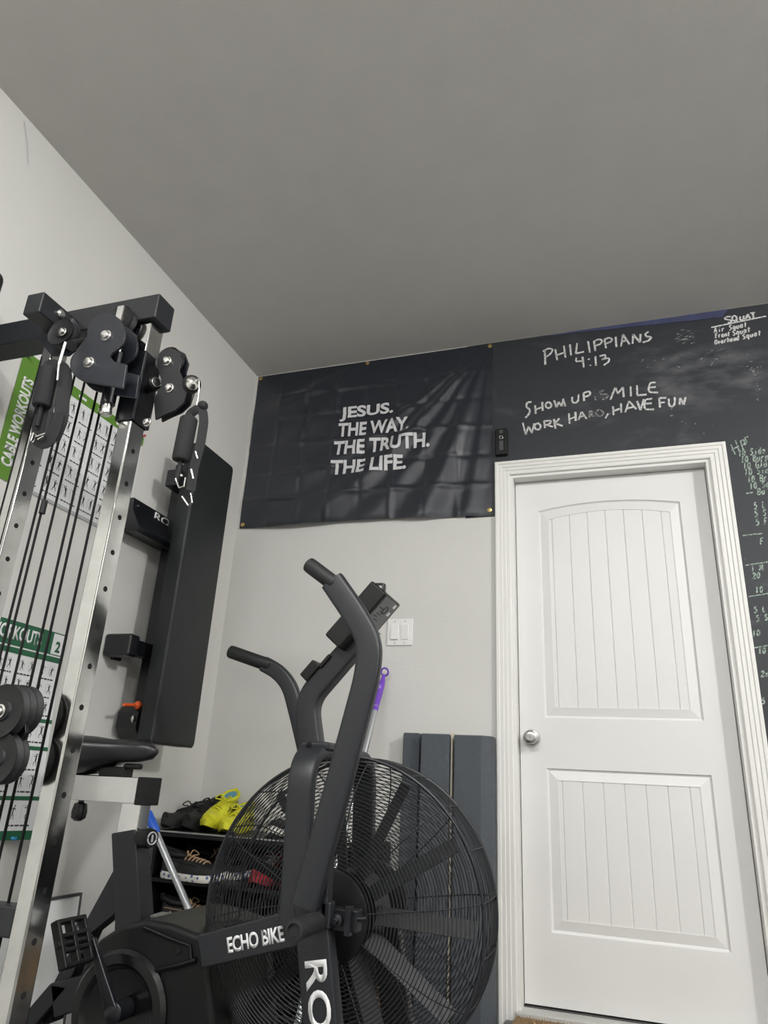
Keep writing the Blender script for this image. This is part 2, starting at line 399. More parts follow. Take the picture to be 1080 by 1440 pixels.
# ------------------------------------------------------------------ text and chalk
def text_bm(txt, width, height, bold=0.0, space=1.0):
    c = bpy.data.curves.new('text', 'FONT'); c.body = txt; c.size = 1; c.offset = bold; c.space_character = space; c.resolution_u = 4
    o = bpy.data.objects.new('text', c); COL.objects.link(o); dg = bpy.context.evaluated_depsgraph_get(); dg.update()
    me = bpy.data.meshes.new_from_object(o.evaluated_get(dg)); bpy.data.objects.remove(o); bpy.data.curves.remove(c)
    bm = bmesh.new(); bm.from_mesh(me); bpy.data.meshes.remove(me)
    xs = [v.co.x for v in bm.verts]; ys = [v.co.y for v in bm.verts]
    x0, x1, y0, y1 = min(xs), max(xs), min(ys), max(ys)
    for v in bm.verts: v.co = ((v.co.x-x0)/(x1-x0)*width, (v.co.y-y0)/(y1-y0)*height, 0)
    return bm
def text(name, txt, o, ux, uy, width, height, m, parent, bold=0.0, space=1.0, fn=None, cuts=0, lift=.0005, thick=.0004):
    ux, uy, o = V(ux).normalized(), V(uy).normalized(), V(o); n = ux.cross(uy).normalized()
    mb = MB(); mb.bm.free(); mb.bm = text_bm(txt, width, height, bold, space)
    for k in range(cuts):
        es = [e for e in mb.bm.edges if e.calc_length() > .010]
        if es: bmesh.ops.subdivide_edges(mb.bm, edges=es, cuts=1); bmesh.ops.triangulate(mb.bm, faces=mb.bm.faces)
    for v in mb.bm.verts:
        q = o + ux*v.co.x + uy*v.co.y + n*lift; v.co = fn(q) if fn else q
    if thick and not fn:
        r = bmesh.ops.extrude_face_region(mb.bm, geom=list(mb.bm.faces)); bmesh.ops.translate(mb.bm, vec=n*thick, verts=[g for g in r['geom'] if isinstance(g, bmesh.types.BMVert)])
    return mb.build(name, m, parent, smooth=False)

def ell(cx, cy, rx, ry, n=12): return [(cx+rx*cos(2*pi*i/n+2), cy+ry*sin(2*pi*i/n+2)) for i in range(n+1)]
def chalk(name, strokes, wd, m, y=-.0026, jit=.0006):
    mb = MB(); random.seed(len(strokes)*7+int(wd*1e4))
    for st in strokes:
        P = [AY(a, b, y) for a, b in st]
        if len(P) > 2: P = smooth_path(P, 4)
        Lv, Rv = [], []
        for i, q in enumerate(P):
            d = (P[min(i+1, len(P)-1)]-P[max(i-1, 0)]); d.y = 0
            if d.length < 1e-6: d = V((1, 0, 0))
            d.normalize(); nn = V((-d.z, 0, d.x)); k = wd/2*random.uniform(.8, 1.15)
            e = V((random.uniform(-jit, jit), 0, random.uniform(-jit, jit)))
            Lv.append(mb.v(q+nn*k+e)); Rv.append(mb.v(q-nn*k+e))
        for i in range(len(P)-1): mb.face((Lv[i], Lv[i+1], Rv[i+1], Rv[i]))
    return mb.build(name, m, board, smooth=False)
def fromcrop(st, x0, y0, s): return [[(x0+a/s, y0+b/s) for a, b in q] for q in st]
c1 = [[(75,195),(50,200),(45,225),(65,245),(55,275),(38,292)], [(97,215),(100,268)], [(140,195),(143,250)], [(98,243),(142,225)], ell(178,215,17,18),
      [(212,185),(228,228)], [(228,228),(240,195)], [(240,195),(258,222)], [(258,222),(270,175)], [(272,185),(280,222)], [(322,165),(325,195),(345,200),(358,185),(362,150)], [(392,140),(395,190)], [(392,140),(425,132),(430,152),(397,165)],
      [(678,100),(680,162)], [(715,95),(718,155)], [(718,155),(775,150)], [(832,78),(800,80),(788,108),(795,135),(845,138)], [(790,108),(830,104)],
      [(555,182),(585,108)], [(585,108),(600,145)], [(600,145),(630,105)], [(630,105),(636,165)]]
c1f = [[(462,160),(466,185)], [(515,125),(492,135),(500,150),(540,150),(530,170),(505,182)], [(425,250),(428,290)], [(425,252),(448,255),(440,270),(428,272)], [(428,272),(462,285)], ell(488,262,22,18)]
c2 = [[(22,322),(40,395)], [(40,395),(58,345)], [(58,345),(78,385)], [(78,385),(92,325)], ell(112,345,18,19), [(152,310),(158,355)], [(152,312),(190,310),(185,328),(160,335)], [(160,335),(205,345)],
      [(212,300),(220,358)], [(245,295),(218,325)], [(218,325),(265,342)], [(303,265),(307,328)], [(342,255),(345,310)], [(305,300),(343,285)], [(360,305),(380,255)], [(380,255),(410,298)], [(368,285),(402,278)],
      [(540,265),(525,295)], [(570,222),(574,275)], [(618,205),(622,260)], [(572,250),(620,235)], [(645,258),(668,190)], [(668,190),(712,240)], [(655,235),(695,225)], [(715,190),(738,245)], [(738,245),(758,178)],
      [(808,175),(770,182),(762,205),(768,238),(820,240)], [(765,207),(805,203)], [(852,172),(855,230)], [(852,172),(895,170)], [(853,200),(885,197)], [(910,175),(912,212),(930,222),(945,205),(946,165)], [(975,212),(978,170)], [(978,170),(1000,212)], [(1000,212),(1012,165)]]
chalk('chalk_lettering', fromcrop(c1+c2, 730, 520, 4.32), .0088, M['chalk'])
chalk('chalk_lettering', fromcrop(c1f, 730, 520, 4.32), .008, M['chalk_faint'])
c3 = [[(140,228),(145,340)], [(125,240),(165,218),(198,225),(185,255),(145,285)], [(220,222),(235,305)], [(285,195),(298,285)], [(228,268),(292,245)], [(332,185),(340,270)], [(385,175),(378,255)], [(378,255),(440,240)], [(470,160),(483,248)],
      [(515,165),(525,235)], [(510,165),(545,148),(575,155),(565,180),(520,198)], [(595,150),(605,215)], [(590,150),(625,135),(650,145),(640,165),(600,180)], [(680,128),(686,205)], [(720,200),(735,110)], [(735,110),(785,185)], [(722,165),(765,155)],
      [(808,180),(812,108)], [(812,108),(865,170)], [(865,170),(868,105)], [(930,88),(905,105),(915,125),(948,130),(930,155),(885,170)],
      [(380,285),(378,315)], [(378,315),(435,310)], [(428,280),(438,360)], [(474,294),(477,302)], [(486,340),(488,348)], [(525,275),(530,348)], [(555,275),(600,265),(595,290),(572,300)], [(572,300),(625,290),(625,315),(588,345)]]
chalk('chalk_lettering', fromcrop(c3, 740, 450, 5.4), .0088, M['chalk'])

# small stroke alphabet for the little lists (unit box, y up)
SF = {'a': [[(.8,.55),(.4,.65),(.15,.3),(.4,0),(.75,.2)], [(.8,.6),(.8,0)]], 'i': [[(.5,0),(.5,.55)], [(.5,.8),(.52,.85)]], 'r': [[(.2,0),(.2,.6)], [(.2,.4),(.5,.62),(.8,.55)]], 'q': [[(.75,.5),(.4,.65),(.15,.3),(.4,.05),(.75,.25)], [(.78,.6),(.78,-.4)]],
      'u': [[(.15,.6),(.2,.1),(.5,0),(.8,.2)], [(.8,.6),(.82,0)]], 't': [[(.5,.95),(.5,.1),(.7,0)], [(.2,.6),(.85,.65)]], 'o': [ell(.5,.3,.32,.3)], 'n': [[(.2,0),(.2,.6)], [(.2,.4),(.5,.6),(.8,.5),(.8,0)]], 'v': [[(.15,.6),(.45,0)], [(.45,0),(.8,.6)]],
      'e': [[(.2,.32),(.8,.35),(.6,.62),(.25,.5),(.2,.2),(.5,0),(.85,.12)]], 'h': [[(.2,0),(.2,1)], [(.2,.4),(.5,.6),(.8,.45),(.8,0)]], 'd': [[(.75,.5),(.4,.65),(.15,.3),(.4,0),(.75,.2)], [(.8,1),(.8,0)]], 's': [[(.75,.55),(.4,.62),(.3,.42),(.7,.25),(.6,.03),(.2,.05)]],
      'p': [[(.2,.6),(.2,-.4)], [(.2,.5),(.6,.62),(.8,.35),(.5,.05),(.2,.15)]], 'l': [[(.5,0),(.5,1)]], 'g': [ell(.45,.3,.3,.28), [(.78,.6),(.78,-.2),(.5,-.4),(.2,-.3)]], 'x': [[(.15,.6),(.85,0)], [(.85,.6),(.15,0)]],
      'A': [[(.05,0),(.45,1)], [(.45,1),(.95,0)], [(.2,.35),(.8,.35)]], 'F': [[(.15,0),(.15,1)], [(.15,1),(.85,1)], [(.15,.55),(.7,.55)]], 'O': [ell(.5,.5,.4,.45)], 'S': [[(.85,.85),(.5,1),(.2,.75),(.5,.52),(.82,.3),(.5,0),(.1,.12)]],
      'Q': [ell(.5,.5,.4,.45), [(.6,.3),(1,-.1)]], 'U': [[(.1,1),(.15,.2),(.5,0),(.85,.2),(.9,1)]], 'T': [[(0,1),(1,1)], [(.5,1),(.5,0)]], 'H': [[(.1,0),(.1,1)], [(.9,0),(.9,1)], [(.1,.5),(.9,.5)]], '1': [[(.5,0),(.5,1)]], '0': [ell(.5,.5,.34,.47)],
      'B': [[(.15,0),(.15,1)], [(.15,1),(.75,.9),(.6,.58),(.15,.52)], [(.15,.52),(.85,.42),(.75,.08),(.15,0)]], 'G': [[(.9,.8),(.5,1),(.1,.55),(.4,0),(.9,.2),(.9,.45)], [(.9,.45),(.55,.45)]], '5': [[(.8,1),(.25,1)], [(.25,1),(.2,.58)], [(.2,.58),(.7,.6),(.8,.25),(.45,0),(.1,.1)]],
      'L': [[(.2,1),(.2,0)], [(.2,0),(.85,0)]], 'M': [[(.05,0),(.15,1)], [(.15,1),(.5,.35)], [(.5,.35),(.85,1)], [(.85,1),(.95,0)]], 'R': [[(.15,0),(.15,1)], [(.15,1),(.8,.9),(.7,.6),(.15,.5)], [(.35,.5),(.9,0)]], '2': [[(.1,.8),(.5,1),(.85,.75),(.1,0)], [(.1,0),(.95,.02)]], '-': [[(0,.45),(1,.45)]], ' ': []}
def sline(txt, x0, y0, x1, y1, h, slant=.0):
    out = []; n = len(txt); dx, dy = (x1-x0)/n, (y1-y0)/n
    for i, ch in enumerate(txt):
        for st in SF[ch]:
            out.append([(x0+dx*(i+a*.82)+slant*b*h, y0+dy*(i+a*.82)-b*h) for a, b in st])
    return out
sq = fromcrop([[(795,135),(760,140),(755,155),(800,165),(795,180),(775,182)], ell(825,150,18,20), [(830,158),(850,172)], [(868,135),(868,158),(890,160),(895,130)], [(905,160),(925,118)], [(925,118),(945,150)], [(912,142),(938,140)], [(945,110),(980,105)], [(965,108),(970,148)], [(650,218),(1065,133)]], 880, 420, 5.4)
chalk('chalk_lettering', sq, .0075, M['chalk'])
sm = sline('Air', 1004, 468, 1020, 465.5, 7) + sline('Squat', 1025, 464.5, 1051, 459, 7) + sline('Front', 1006, 475.5, 1027, 472, 6.5) + sline('Squat', 1030, 472, 1056, 466, 7) + sline('Overhead', 1005, 484.5, 1040, 478, 6.5) + sline('Squat', 1044, 477, 1071, 470.5, 6.5)
chalk('chalk_lettering', sm, .0055, M['chalk'])
gr = [[(1028,625),(1034,639)], [(1034,619),(1040,636)], [(1029,633),(1039,627)], [(1041,620),(1045,632)], [(1041,621),(1045,618),(1047,623),(1043,627)], [(1052,614),(1047,616),(1050,621),(1047,626)]]
for t_, x, y in (('10 Side', 1038, 642), ('10 Burpe', 1042, 651), ('10 Glut', 1045, 660), ('10 Singl', 1047, 669), ('10 Bro', 1051, 679), ('10 Sq', 1054, 688), ('Bu', 1065, 696), ('5 L', 1060, 716), ('5 S', 1061, 727), ('5 F', 1063, 739), ('F', 1069, 766)):
    k = {'10 Side': 5.6, '10 Burpe': 5.6}.get(t_, 5.8); gr += sline(t_.replace('p', 'r') if 0 else t_, x, y, x+k*len(t_), y-k*len(t_)*.12, 9)
gr += [[(1049,694),(1059,692.5)]]
chalk('chalk_lettering', gr, .0050, M['chalk_green'])
ft = [[(1044,753),(1072,750)], [(1048,795),(1082,790)], [(1053,839),(1090,833)], [(1060,911),(1090,906)]]
for t_, x, y in (('1 M', 1056, 804), ('20', 1058, 814), ('10', 1062, 834), ('5 L', 1060, 862), ('5 S', 1063, 874), ('10', 1058, 895), ('10 M', 1066, 920), ('2x', 1070, 952), ('5', 1071, 990)): ft += sline(t_, x, y, x+6*len(t_), y-.8*len(t_), 8)
chalk('chalk_lettering', ft, .0048, M['chalk_green'])
# a few stray chalk scratches
st = []; random.seed(11)
for (x, y, sx, sy, n, L_) in ((960, 475, 12, 8, 26, 8), (1058, 520, 10, 10, 14, 6), (935, 512, 30, 10, 8, 7), (852, 583, 12, 3, 12, 2.5), (1066, 548, 4, 16, 10, 3), (1020, 500, 30, 10, 8, 7), (945, 575, 3, 12, 4, 8), (980, 600, 40, 10, 6, 3)):
    for i in range(n):
        a, b = x+random.gauss(0, sx*.5), y+random.gauss(0, sy*.5); th = random.gauss(-.35, .35); l = L_*random.uniform(.3, 1)
        st.append([(a-l/2*cos(th), b-l/2*sin(th)), (a+l/2*cos(th), b+l/2*sin(th))])
chalk('chalk_smudge', st, .0034, M['chalk_faint'])

# navy tape on the top edge of the board
mb = MB(); a = [AY(x, y, -.004) for x, y in ((764, 473), (800, 461), (1024, 434.5), (1015, 446), (860, 462.5))]
for q in a: q.z = min(q.z, H-.003)
mb.prism(a, (0, .0012, 0)); tag(mb.build('tape_strip', M['tape'], smooth=False), 'long navy blue tape strip along ceiling edge of the chalkboard', 'tape')

# small black holder on the board, left above the casing
hp = AY(706, 622, -.012)
t_ = thing('wall_holder', 'small black holder fixed to chalkboard above door casing corner', 'holder', (hp.x, -.002, hp.z))
mb = MB().box((hp.x-.003, -.013, hp.z), (.058, .022, .135)); mb.build('case', M['plastic'], t_, bevel=.006)
mb = MB(); mb.box((hp.x-.002, -.0247, hp.z-.022), (.018, .003, .05)); mb.box((hp.x-.002, -.0247, hp.z+.05), (.018, .003, .018)); mb.build('clip', M['shoegrey'], t_, bevel=.002)
mb = MB().ring((hp.x-.002, -.0255, hp.z+.02), (0, 1, 0), .008, .002, 20); mb.build('ring', M['steel'], t_)

# light switch
c = (AY(545, 870, 0)+AY(581, 909, 0))/2
t_ = thing('light_switch', 'white double rocker light switch on back wall left of the door', 'light switch', (c.x, 0, c.z))
mb = MB().box((c.x, -.003, c.z), (.118, .006, .118)); mb.build('plate', M['white'], t_, bevel=.003)
for s in (-1, 1):
    mb = MB().box((c.x+s*.023, -.008, c.z), (.034, .007, .067), Matrix.Rotation(rad(4*s), 3, 'X')); mb.build('rocker', M['white'], t_, bevel=.0015)
for s in (-1, 1):
    for k in (-1, 1): MB().cyl((c.x+s*.023, -.0055, c.z+k*.048), (c.x+s*.023, -.0072, c.z+k*.048), .0028, 12).build('screw', M['nickel'], t_)

# ------------------------------------------------------------------ flag
FX0, FX1, FZ0, FZ1 = .012, 1.312, 2.012, 2.924
random.seed(5)
cell = [[(random.uniform(-1, 1), random.uniform(-1, 1)) for j in range(8)] for i in range(10)]
def fdisp(x, z):
    u = (x-FX0)/(FX1-FX0); v = (z-FZ0)/(FZ1-FZ0)
    d = .012
    # long folds fanning from the pinned top right corner and from the middle grommet
    ang = math.atan2((1-v)*.9, max(1e-4, (1.0-u)*1.3)); rr = math.hypot((1-v)*.9, (1-u)*1.3)
    for a0, wd, am in ((1.42, .05, .016), (1.20, .085, .030), (.98, .07, .016), (.80, .08, .030), (.60, .05, .012)):
        d += am*math.exp(-((ang-a0-.05*sin(3*rr))/wd)**2)*min(1, rr*1.9)
    ang2 = math.atan2(u-.50, 1.02-v); r2 = math.hypot((u-.5)*1.3, (1.02-v)*.9)
    for a0, wd, am in ((-.95, .15, .020), (-.55, .12, .010), (.45, .12, .008)):
        d += am*math.exp(-((ang2-a0)/wd)**2)*min(1, r2*2.5)*max(0, 1-(r2/1.15)**2)
    d += .004*sin(5*u+3*v) + .003*sin(11*u-4*v+1)
    # fold creases of a packed flag
    fu, fv = u*8, v*6; iu, iv = int(min(7, max(0, fu))), int(min(5, max(0, fv))); a, b = fu-iu-.5, fv-iv-.5
    ca, cb = cell[iu][iv]; w_ = (1-(2*a)**4)*(1-(2*b)**4)
    d += .0040*ca*w_*a*2 + .0045*cb*w_*b*2
    for f, am in ((fu, .0046), (fv, .0050)):
        k = round(f); d += am*math.exp(-((f-k)/.07)**2)*(1 if k % 2 else -.8)
    # flat where tacked
    d *= min(1, .35+3*(1-v)) * min(1, .4+4*min(u, 1-u))
    return max(.004, d)
def fedge(x, z):      # slightly wavy outline
    u = (x-FX0)/(FX1-FX0); v = (z-FZ0)/(FZ1-FZ0)
    return x + (.008*(1-v) if u < .01 else 0)*0 + .006*(1-v)*(1-2*u), z - (1-v)*(.004*sin(9*u)) + (1-u)*(1-v)*.016
flag = thing('flag', 'black satin flag with white four line text on back wall', 'flag', (.66, -.004, 2.46))
mb = MB(); nx, nz = 150, 105; G = []
for j in range(nz+1):
    row = []
    for i in range(nx+1):
        x, z = FX0+(FX1-FX0)*i/nx, FZ0+(FZ1-FZ0)*j/nz; X_, Z_ = fedge(x, z); row.append(mb.v((X_, -fdisp(x, z), Z_)))
    G.append(row)
for j in range(nz):
    for i in range(nx): mb.face((G[j][i], G[j][i+1], G[j+1][i+1], G[j+1][i]))
cloth = mb.build('cloth', M['flag'], flag, ang=180)
def onflag(q): return V((q.x, -fdisp(q.x, q.z)-.0052, q.z))
for t_, xl, yl, xr, yr, cap in (('JESUS.', 477, 593, 552, 584, 20), ('THE WAY.', 474.5, 614.5, 576, 606, 19.5), ('THE TRUTH.', 468.5, 641, 605, 630, 20), ('THE LIFE.', 465, 668.5, 572, 661, 20)):
    a, b = AY(xl, yl, -.018), AY(xr, yr, -.018); h = AY(xl+2, yl-cap, -.018).z-a.z
    text('lettering', t_, a, (b-a), (0, 0, 1), (b-a).length, h, M['flag_letter'], flag, bold=.034, fn=onflag, cuts=6)
for x, z in ((.028, 2.909), (.652, 2.911), (1.298, 2.910), (.038, 2.045), (1.294, 2.035)):
    mb = MB().lathe((x, -fdisp(x, z)-.001, z), (0, -1, 0), [(.0105, 0), (.0105, .002), (.006, .003), (.005, .008), (.001, .009)], 20); mb.build('grommet', M['brass'], flag)

# ------------------------------------------------------------------ left wall: posters
def wall_poster(name, label, y0, y1, z0, z1, curl=0):
    t_ = thing(name, label, 'poster', (.001, (y0+y1)/2, (z0+z1)/2))
    mb = MB(); rings = []
    n = 24; prev = None
    for i in range(n+1):
        z = z0+(z1-z0)*i/n; row = []
        for j in range(9):
            y = y0+(y1-y0)*j/8
            row.append(mb.v((pcurl(curl, (y-y0)/(y1-y0), (z-z0)/(z1-z0)), y, z)))
        if prev:
            for j in range(8): mb.face((prev[j], prev[j+1], row[j+1], row[j]))
        prev = row
    mb.build('sheet', M['paper'], t_)
    return t_
def pcurl(c, u, v): return .003 + c*(max(0, u-.55)**2)*(1.0*max(0, .75-v))*6
def figs(parent, y0, y1, z0, z1, cols, rows, m1, seed, curl=0, full=None):
    random.seed(seed); mb = MB(); g = MB(); Y0, Y1, Z0, Z1 = full
    P = lambda y, z, e=.0008: V((pcurl(curl, (y-Y0)/(Y1-Y0), (z-Z0)/(Z1-Z0))+e, y, z))
    cw, ch = (y1-y0)/cols, (z1-z0)/rows
    def seg(b, a, c, wd):
        d = V((0, c[0]-a[0], c[1]-a[1])); L_ = d.length
        if L_ < 1e-5: return
        n = V((0, -d.z, d.y))/L_*wd/2; A, C_ = P(*a), P(*c); b.quad(A+n, A-n, C_-n, C_+n)
    for i in range(cols):
        for j in range(rows):
            for k in range(2):
                cy, cz = y0+cw*(i+.27+.44*k), z0+ch*(j+.6); s = min(cw*.5, ch*.62)*.46
                b = mb
                seg(b, (cy-s*.10, cz+s*.88), (cy+s*.10, cz+s*.88), s*.2)                     # head
                hip = (cy+random.uniform(-.2, .2)*s, cz-s*.15); sh = (cy+random.uniform(-.1, .1)*s, cz+s*.62)
                seg(b, sh, hip, s*.30)
                for q in (-1, 1):
                    kn = (hip[0]+q*s*random.uniform(.15, .4), hip[1]-s*.4); seg(b, hip, kn, s*.13); seg(b, kn, (kn[0]+q*s*random.uniform(-.2, .15), kn[1]-s*.42), s*.10)
                    el = (sh[0]+q*s*random.uniform(.25, .5), sh[1]-s*random.uniform(-.3, .4)); seg(b, sh, el, s*.10); seg(b, el, (el[0]+q*s*random.uniform(-.3, .3), el[1]+s*random.uniform(-.3, .45)), s*.08)
                seg(g, (cy-s*.8, cz-s*.9), (cy-s*.8, cz+s*.9), s*.06); seg(g, (cy-s*.8, cz+s*.9), (cy-s*.3, cz+s*.9), s*.06)
            zc = z0+ch*(j+.13); yy = y0+cw*i+cw*.12
            while yy < y0+cw*(i+1)-cw*.2:
                l = random.uniform(.006, .016); seg(mb, (yy, zc), (min(yy+l, y0+cw*(i+1)-cw*.12), zc), .0045); yy += l+.003
    mb.build('exercise_figures', m1, parent, smooth=False); g.build('machine_drawings', M['ink_grey'], parent, smooth=False)

# cable workouts chart
y0, y1, z0, z1 = -1.452, -.806, 1.69, 2.140
po = wall_poster('exercise_poster', 'green and white cable workout chart, upper of the two on left wall', y0, y1, z0, z1)
mb = MB().span((.0032, y0, z0), (.0040, y0+.088, z1)); mb.build('title_band', M['green'], po, smooth=False)
mb = MB().span((.0032, y0+.098, z1-.040), (.0040, y1, z1)); mb.build('header_band', M['green'], po, smooth=False)
text('lettering', 'CABLE WORKOUTS', (.004, y0+.068, z0+.045), (0, 0, 1), (0, -1, 0), .32, .046, M['letter'], po, bold=.04)
figs(po, y0+.10, y1-.005, z0+.02, z1-.05, 6, 5, M['ink'], 21, 0, (y0, y1, z0, z1))
mb = MB()
for i in range(5): mb.span((.0041, y0+.16+i*.105, z1-.026), (.0044, y0+.20+i*.105, z1-.016))
mb.build('column_titles', M['letter'], po, smooth=False)
mb = MB().span((.0032, y0+.096, z0), (.0042, y1, z0+.012)); mb.build('bottom_margin', M['ink_grey'], po, smooth=False)
# second chart, with a curling lower corner
Y0, Y1, Z0, Z1 = -1.36, -.990, .640, 1.278
CU = .045
po2 = wall_poster('exercise_poster', 'green striped workout chart numbered 2, lower of two, bottom corner curling', Y0, Y1, Z0, Z1, CU)
def band(mbx, za, zb, ya=Y0, yb=Y1, e=.0009):
    n = 12
    for i in range(n):
        a, b = ya+(yb-ya)*i/n, ya+(yb-ya)*(i+1)/n
        q = [V((pcurl(CU, (y-Y0)/(Y1-Y0), (z-Z0)/(Z1-Z0))+e, y, z)) for y, z in ((a, za), (b, za), (b, zb), (a, zb))]
        mbx.quad(*q)
mb = MB(); band(mb, Z1-.075, Z1); mb.build('header_band', M['green_dark'], po2, smooth=False)
mb = MB(); band(mb, Z1-.098, Z1-.080); mb.build('header_stripe', M['green_dark'], po2, smooth=False)
text('lettering', 'WORKOUTS', (.0042, -1.315, Z1-.058), (0, 1, 0), (0, 0, 1), .215, .044, M['letter'], po2, bold=.03)
mb = MB(); band(mb, Z1-.072, Z1-.004, Y1-.062, Y1-.014, .0012); mb.build('number_box', M['paper'], po2, smooth=False)
text('number', '2', (.0046, Y1-.047, Z1-.064), (0, 1, 0), (0, 0, 1), .022, .036, M['green_dark'], po2, bold=.03)
for za, zb in ((Z0, Z0+.026), (.752, .764), (.900, .912), (.985, .997)):
    mb = MB(); band(mb, za, zb); mb.build('divider_band', M['green_dark'], po2, smooth=False)
figs(po2, Y0, Y1-.01, 1.0, Z1-.105, 4, 3, M['ink'], 5, CU, (Y0, Y1, Z0, Z1))
figs(po2, Y0, Y1-.01, .915, .985, 4, 1, M['ink'], 6, CU, (Y0, Y1, Z0, Z1))
figs(po2, Y0, Y1-.01, .768, .898, 4, 2, M['ink'], 7, CU, (Y0, Y1, Z0, Z1))
figs(po2, Y0, Y1-.01, .67, .75, 4, 1, M['ink'], 8, CU, (Y0, Y1, Z0, Z1))
def push_pin(label, px, py, x, m):
    q = AX(px, py, x+.008)
    o = MB().lathe((x, q.y, q.z), (1, 0, 0), [(.0012, 0), (.0012, .006), (.006, .007), (.004, .010), (.0035, .017), (.006, .019), (.001, .020)], 14).build('push_pin', m)
    tag(o, label, 'push pin')
push_pin('dark green push pin at top left corner of cable workout chart', 41, 500, .0045, M['pin_green'])
push_pin('red push pin beside the top right corner of cable workout chart', 201, 613, .0045, M['pin_red'])
push_pin('blue push pin at the curled bottom corner of lower chart', 18, 1179, pcurl(CU, .9, .03)+.001, M['pin_blue'])

# whiteboard leaning on the left wall behind the bike
a = AX(117, 1256, .03)
t_ = thing('whiteboard', 'white board with thin dark frame leaning on left wall behind bike', 'whiteboard', (.03, a.y-.4, 0))
Rw = Matrix.Rotation(rad(-4), 3, 'Y'); wc = V((.035, a.y-.42, a.z/2+.002))
mb = MB().box(wc, (.012, .83, a.z-.012), Rw); mb.build('panel', M['board'], t_)
mb = MB()
for s in (-1, 1):
    mb.box(wc+Rw @ V((.002, s*.415, 0)), (.014, .009, a.z), Rw); mb.box(wc+Rw @ V((.002, 0, s*(a.z/2-.0045))), (.014, .821, .009), Rw)
mb.build('frame', M['shoegrey'], t_, bevel=.001)
# hairline thread hanging near the ceiling on the left wall
q0, q1 = AX(34, 170, .004), AX(40, 232, .004)
tag(MB().tube([q0, (q0+q1)/2+V((.002, .004, 0)), q1], .0009, 5).build('cobweb_strand', M['ink_grey']), 'thin dark cobweb strand on left wall near ceiling corner', 'cobweb')

# ------------------------------------------------------------------ bench stored upright on the left wall
bx = .21                                                      # front of the pad
be = thing('weight_bench', 'long black padded bench stored upright on left wall', 'bench', (0, -.3, .95))
TL, TR, BR, BL = AX(284, 622, bx), AX(329, 656, bx), AX(274, 1051, bx), AX(212, 1046, bx)
yl, yr = (TL.y+BL.y)/2, (TR.y+BR.y)/2; zt, zb = (TL.z+TR.z)/2, (BL.z+BR.z)/2
mb = MB(); pr = rrect(yr-yl, zt-zb, .018, 5); cy, cz = (yl+yr)/2, (zt+zb)/2
mb.loft([[V((x, cy+a*k, cz+b*(1-(1-k)*.25))) for a, b in pr] for x, k in ((bx-.068, .985), (bx-.064, 1), (bx-.008, 1), (bx-.002, .985), (bx, .955))])
pad = mb.build('pad', M['vinyl'], be, ang=50)
mb = MB(); mb.tube([V((bx-.006, cy+a*1.0, cz+b)) for a, b in pr], .0018, 6, closed=True); mb.build('piping', M['shoegrey'], pad)
mb = MB().span((bx-.165, cy-.06, zb+.05), (bx-.066, cy+.05, zt-.06)); mb.build('spine', M['steel_black'], be, bevel=.004)
c = AX(189, 1011, .06)
mb = MB(); poly = [V((.02, c.y-.05, c.z-.035)), V((.02, c.y-.05, c.z+.02)), V((.02, c.y-.02, c.z+.055)), V((.02, c.y+.12, c.z+.055)), V((.02, c.y+.12, c.z-.075)), V((.02, c.y-.015, c.z-.075))]
mb.prism(poly, (.09, 0, 0)); hb = mb.build('hinge_bracket', M['steel_black'], be, bevel=.003)
bo = AX(188, 1011, .112); mb = MB().lathe((.110, bo.y, bo.z), (1, 0, 0), [(.013, 0), (.013, .006), (.008, .009), (.001, .009)], 16); mb.build('bolt', M['steel'], hb)
a, b = AX(174, 991, .10), AX(203, 992, .10)
mb = MB(); mb.sweep(smooth_path([a, (a*2+b)/3, b]), circ(.006, 10)); mb.sphere((a+2*b)/3, .014, (1, 1, 1.1)); mb.build('pull_pin', M['orange'], be)
c = AX(243, 722, .1)
c = AX(246, 672, .13)
mb = MB().box((.115, c.y+.045, c.z+.004), (.060, .09, .075)); tb = mb.build('top_bracket', M['steel_black'], be, bevel=.006)
mb = MB().sphere((.144, c.y+.018, c.z+.016), .011); mb.build('bolt', M['steel'], tb)
# wall hangers the bench is held by
p0, p1 = AX(187, 699, .05), AX(184, 744, .05)
ha = thing('wall_hanger', 'black steel wall hanger plate with cut letters, left of bench top', 'wall hanger', (0, p0.y, p1.z))
mb = MB(); hz0, hz1 = p1.z+.012, p0.z; hy0, hy1 = p0.y, p0.y+.46
mb.prism([V((.0005, hy0, hz1)), V((.055, hy0, hz1)), V((.060, hy0, hz1-.05)), V((.105, hy0, hz0-.012)), V((.095, hy0, hz0-.03)), V((.0005, hy0, hz0-.015))], (0, hy1-hy0, 0)); mb.build('plate', M['steel_black'], ha, bevel=.004)
text('lettering', 'ROGUE', (.0565, hy0+.135, hz1-.040), (0, 1, 0), (.1, 0, 1), .26, .030, M['letter'], ha, bold=.02, lift=.0012)
mb = MB().sphere((.056, hy0+.03, hz1-.028), .009); mb.build('bolt', M['steel_black'], ha)
p0 = AX(180, 890, .10); p1 = AX(166, 917, .10)
hb2 = thing('wall_hanger', 'black steel hook jutting from left wall beside bench middle', 'wall hanger', (0, p0.y, p1.z))
mb = MB().span((.0005, p0.y, p1.z-.005), (.115, p0.y+.06, p0.z)); mb.build('arm', M['steel_black'], hb2, bevel=.010)
mb = MB().span((.05, p0.y+.06, p1.z+.01), (.10, p0.y+.36, p0.z-.012)); mb.build('crossbar', M['steel_black'], hb2, bevel=.004)
mb = MB().span((.0005, p0.y+.05, p1.z-.01), (.012, p0.y+.10, p0.z+.0)); mb.build('wall_plate', M['steel_black'], hb2, bevel=.002)

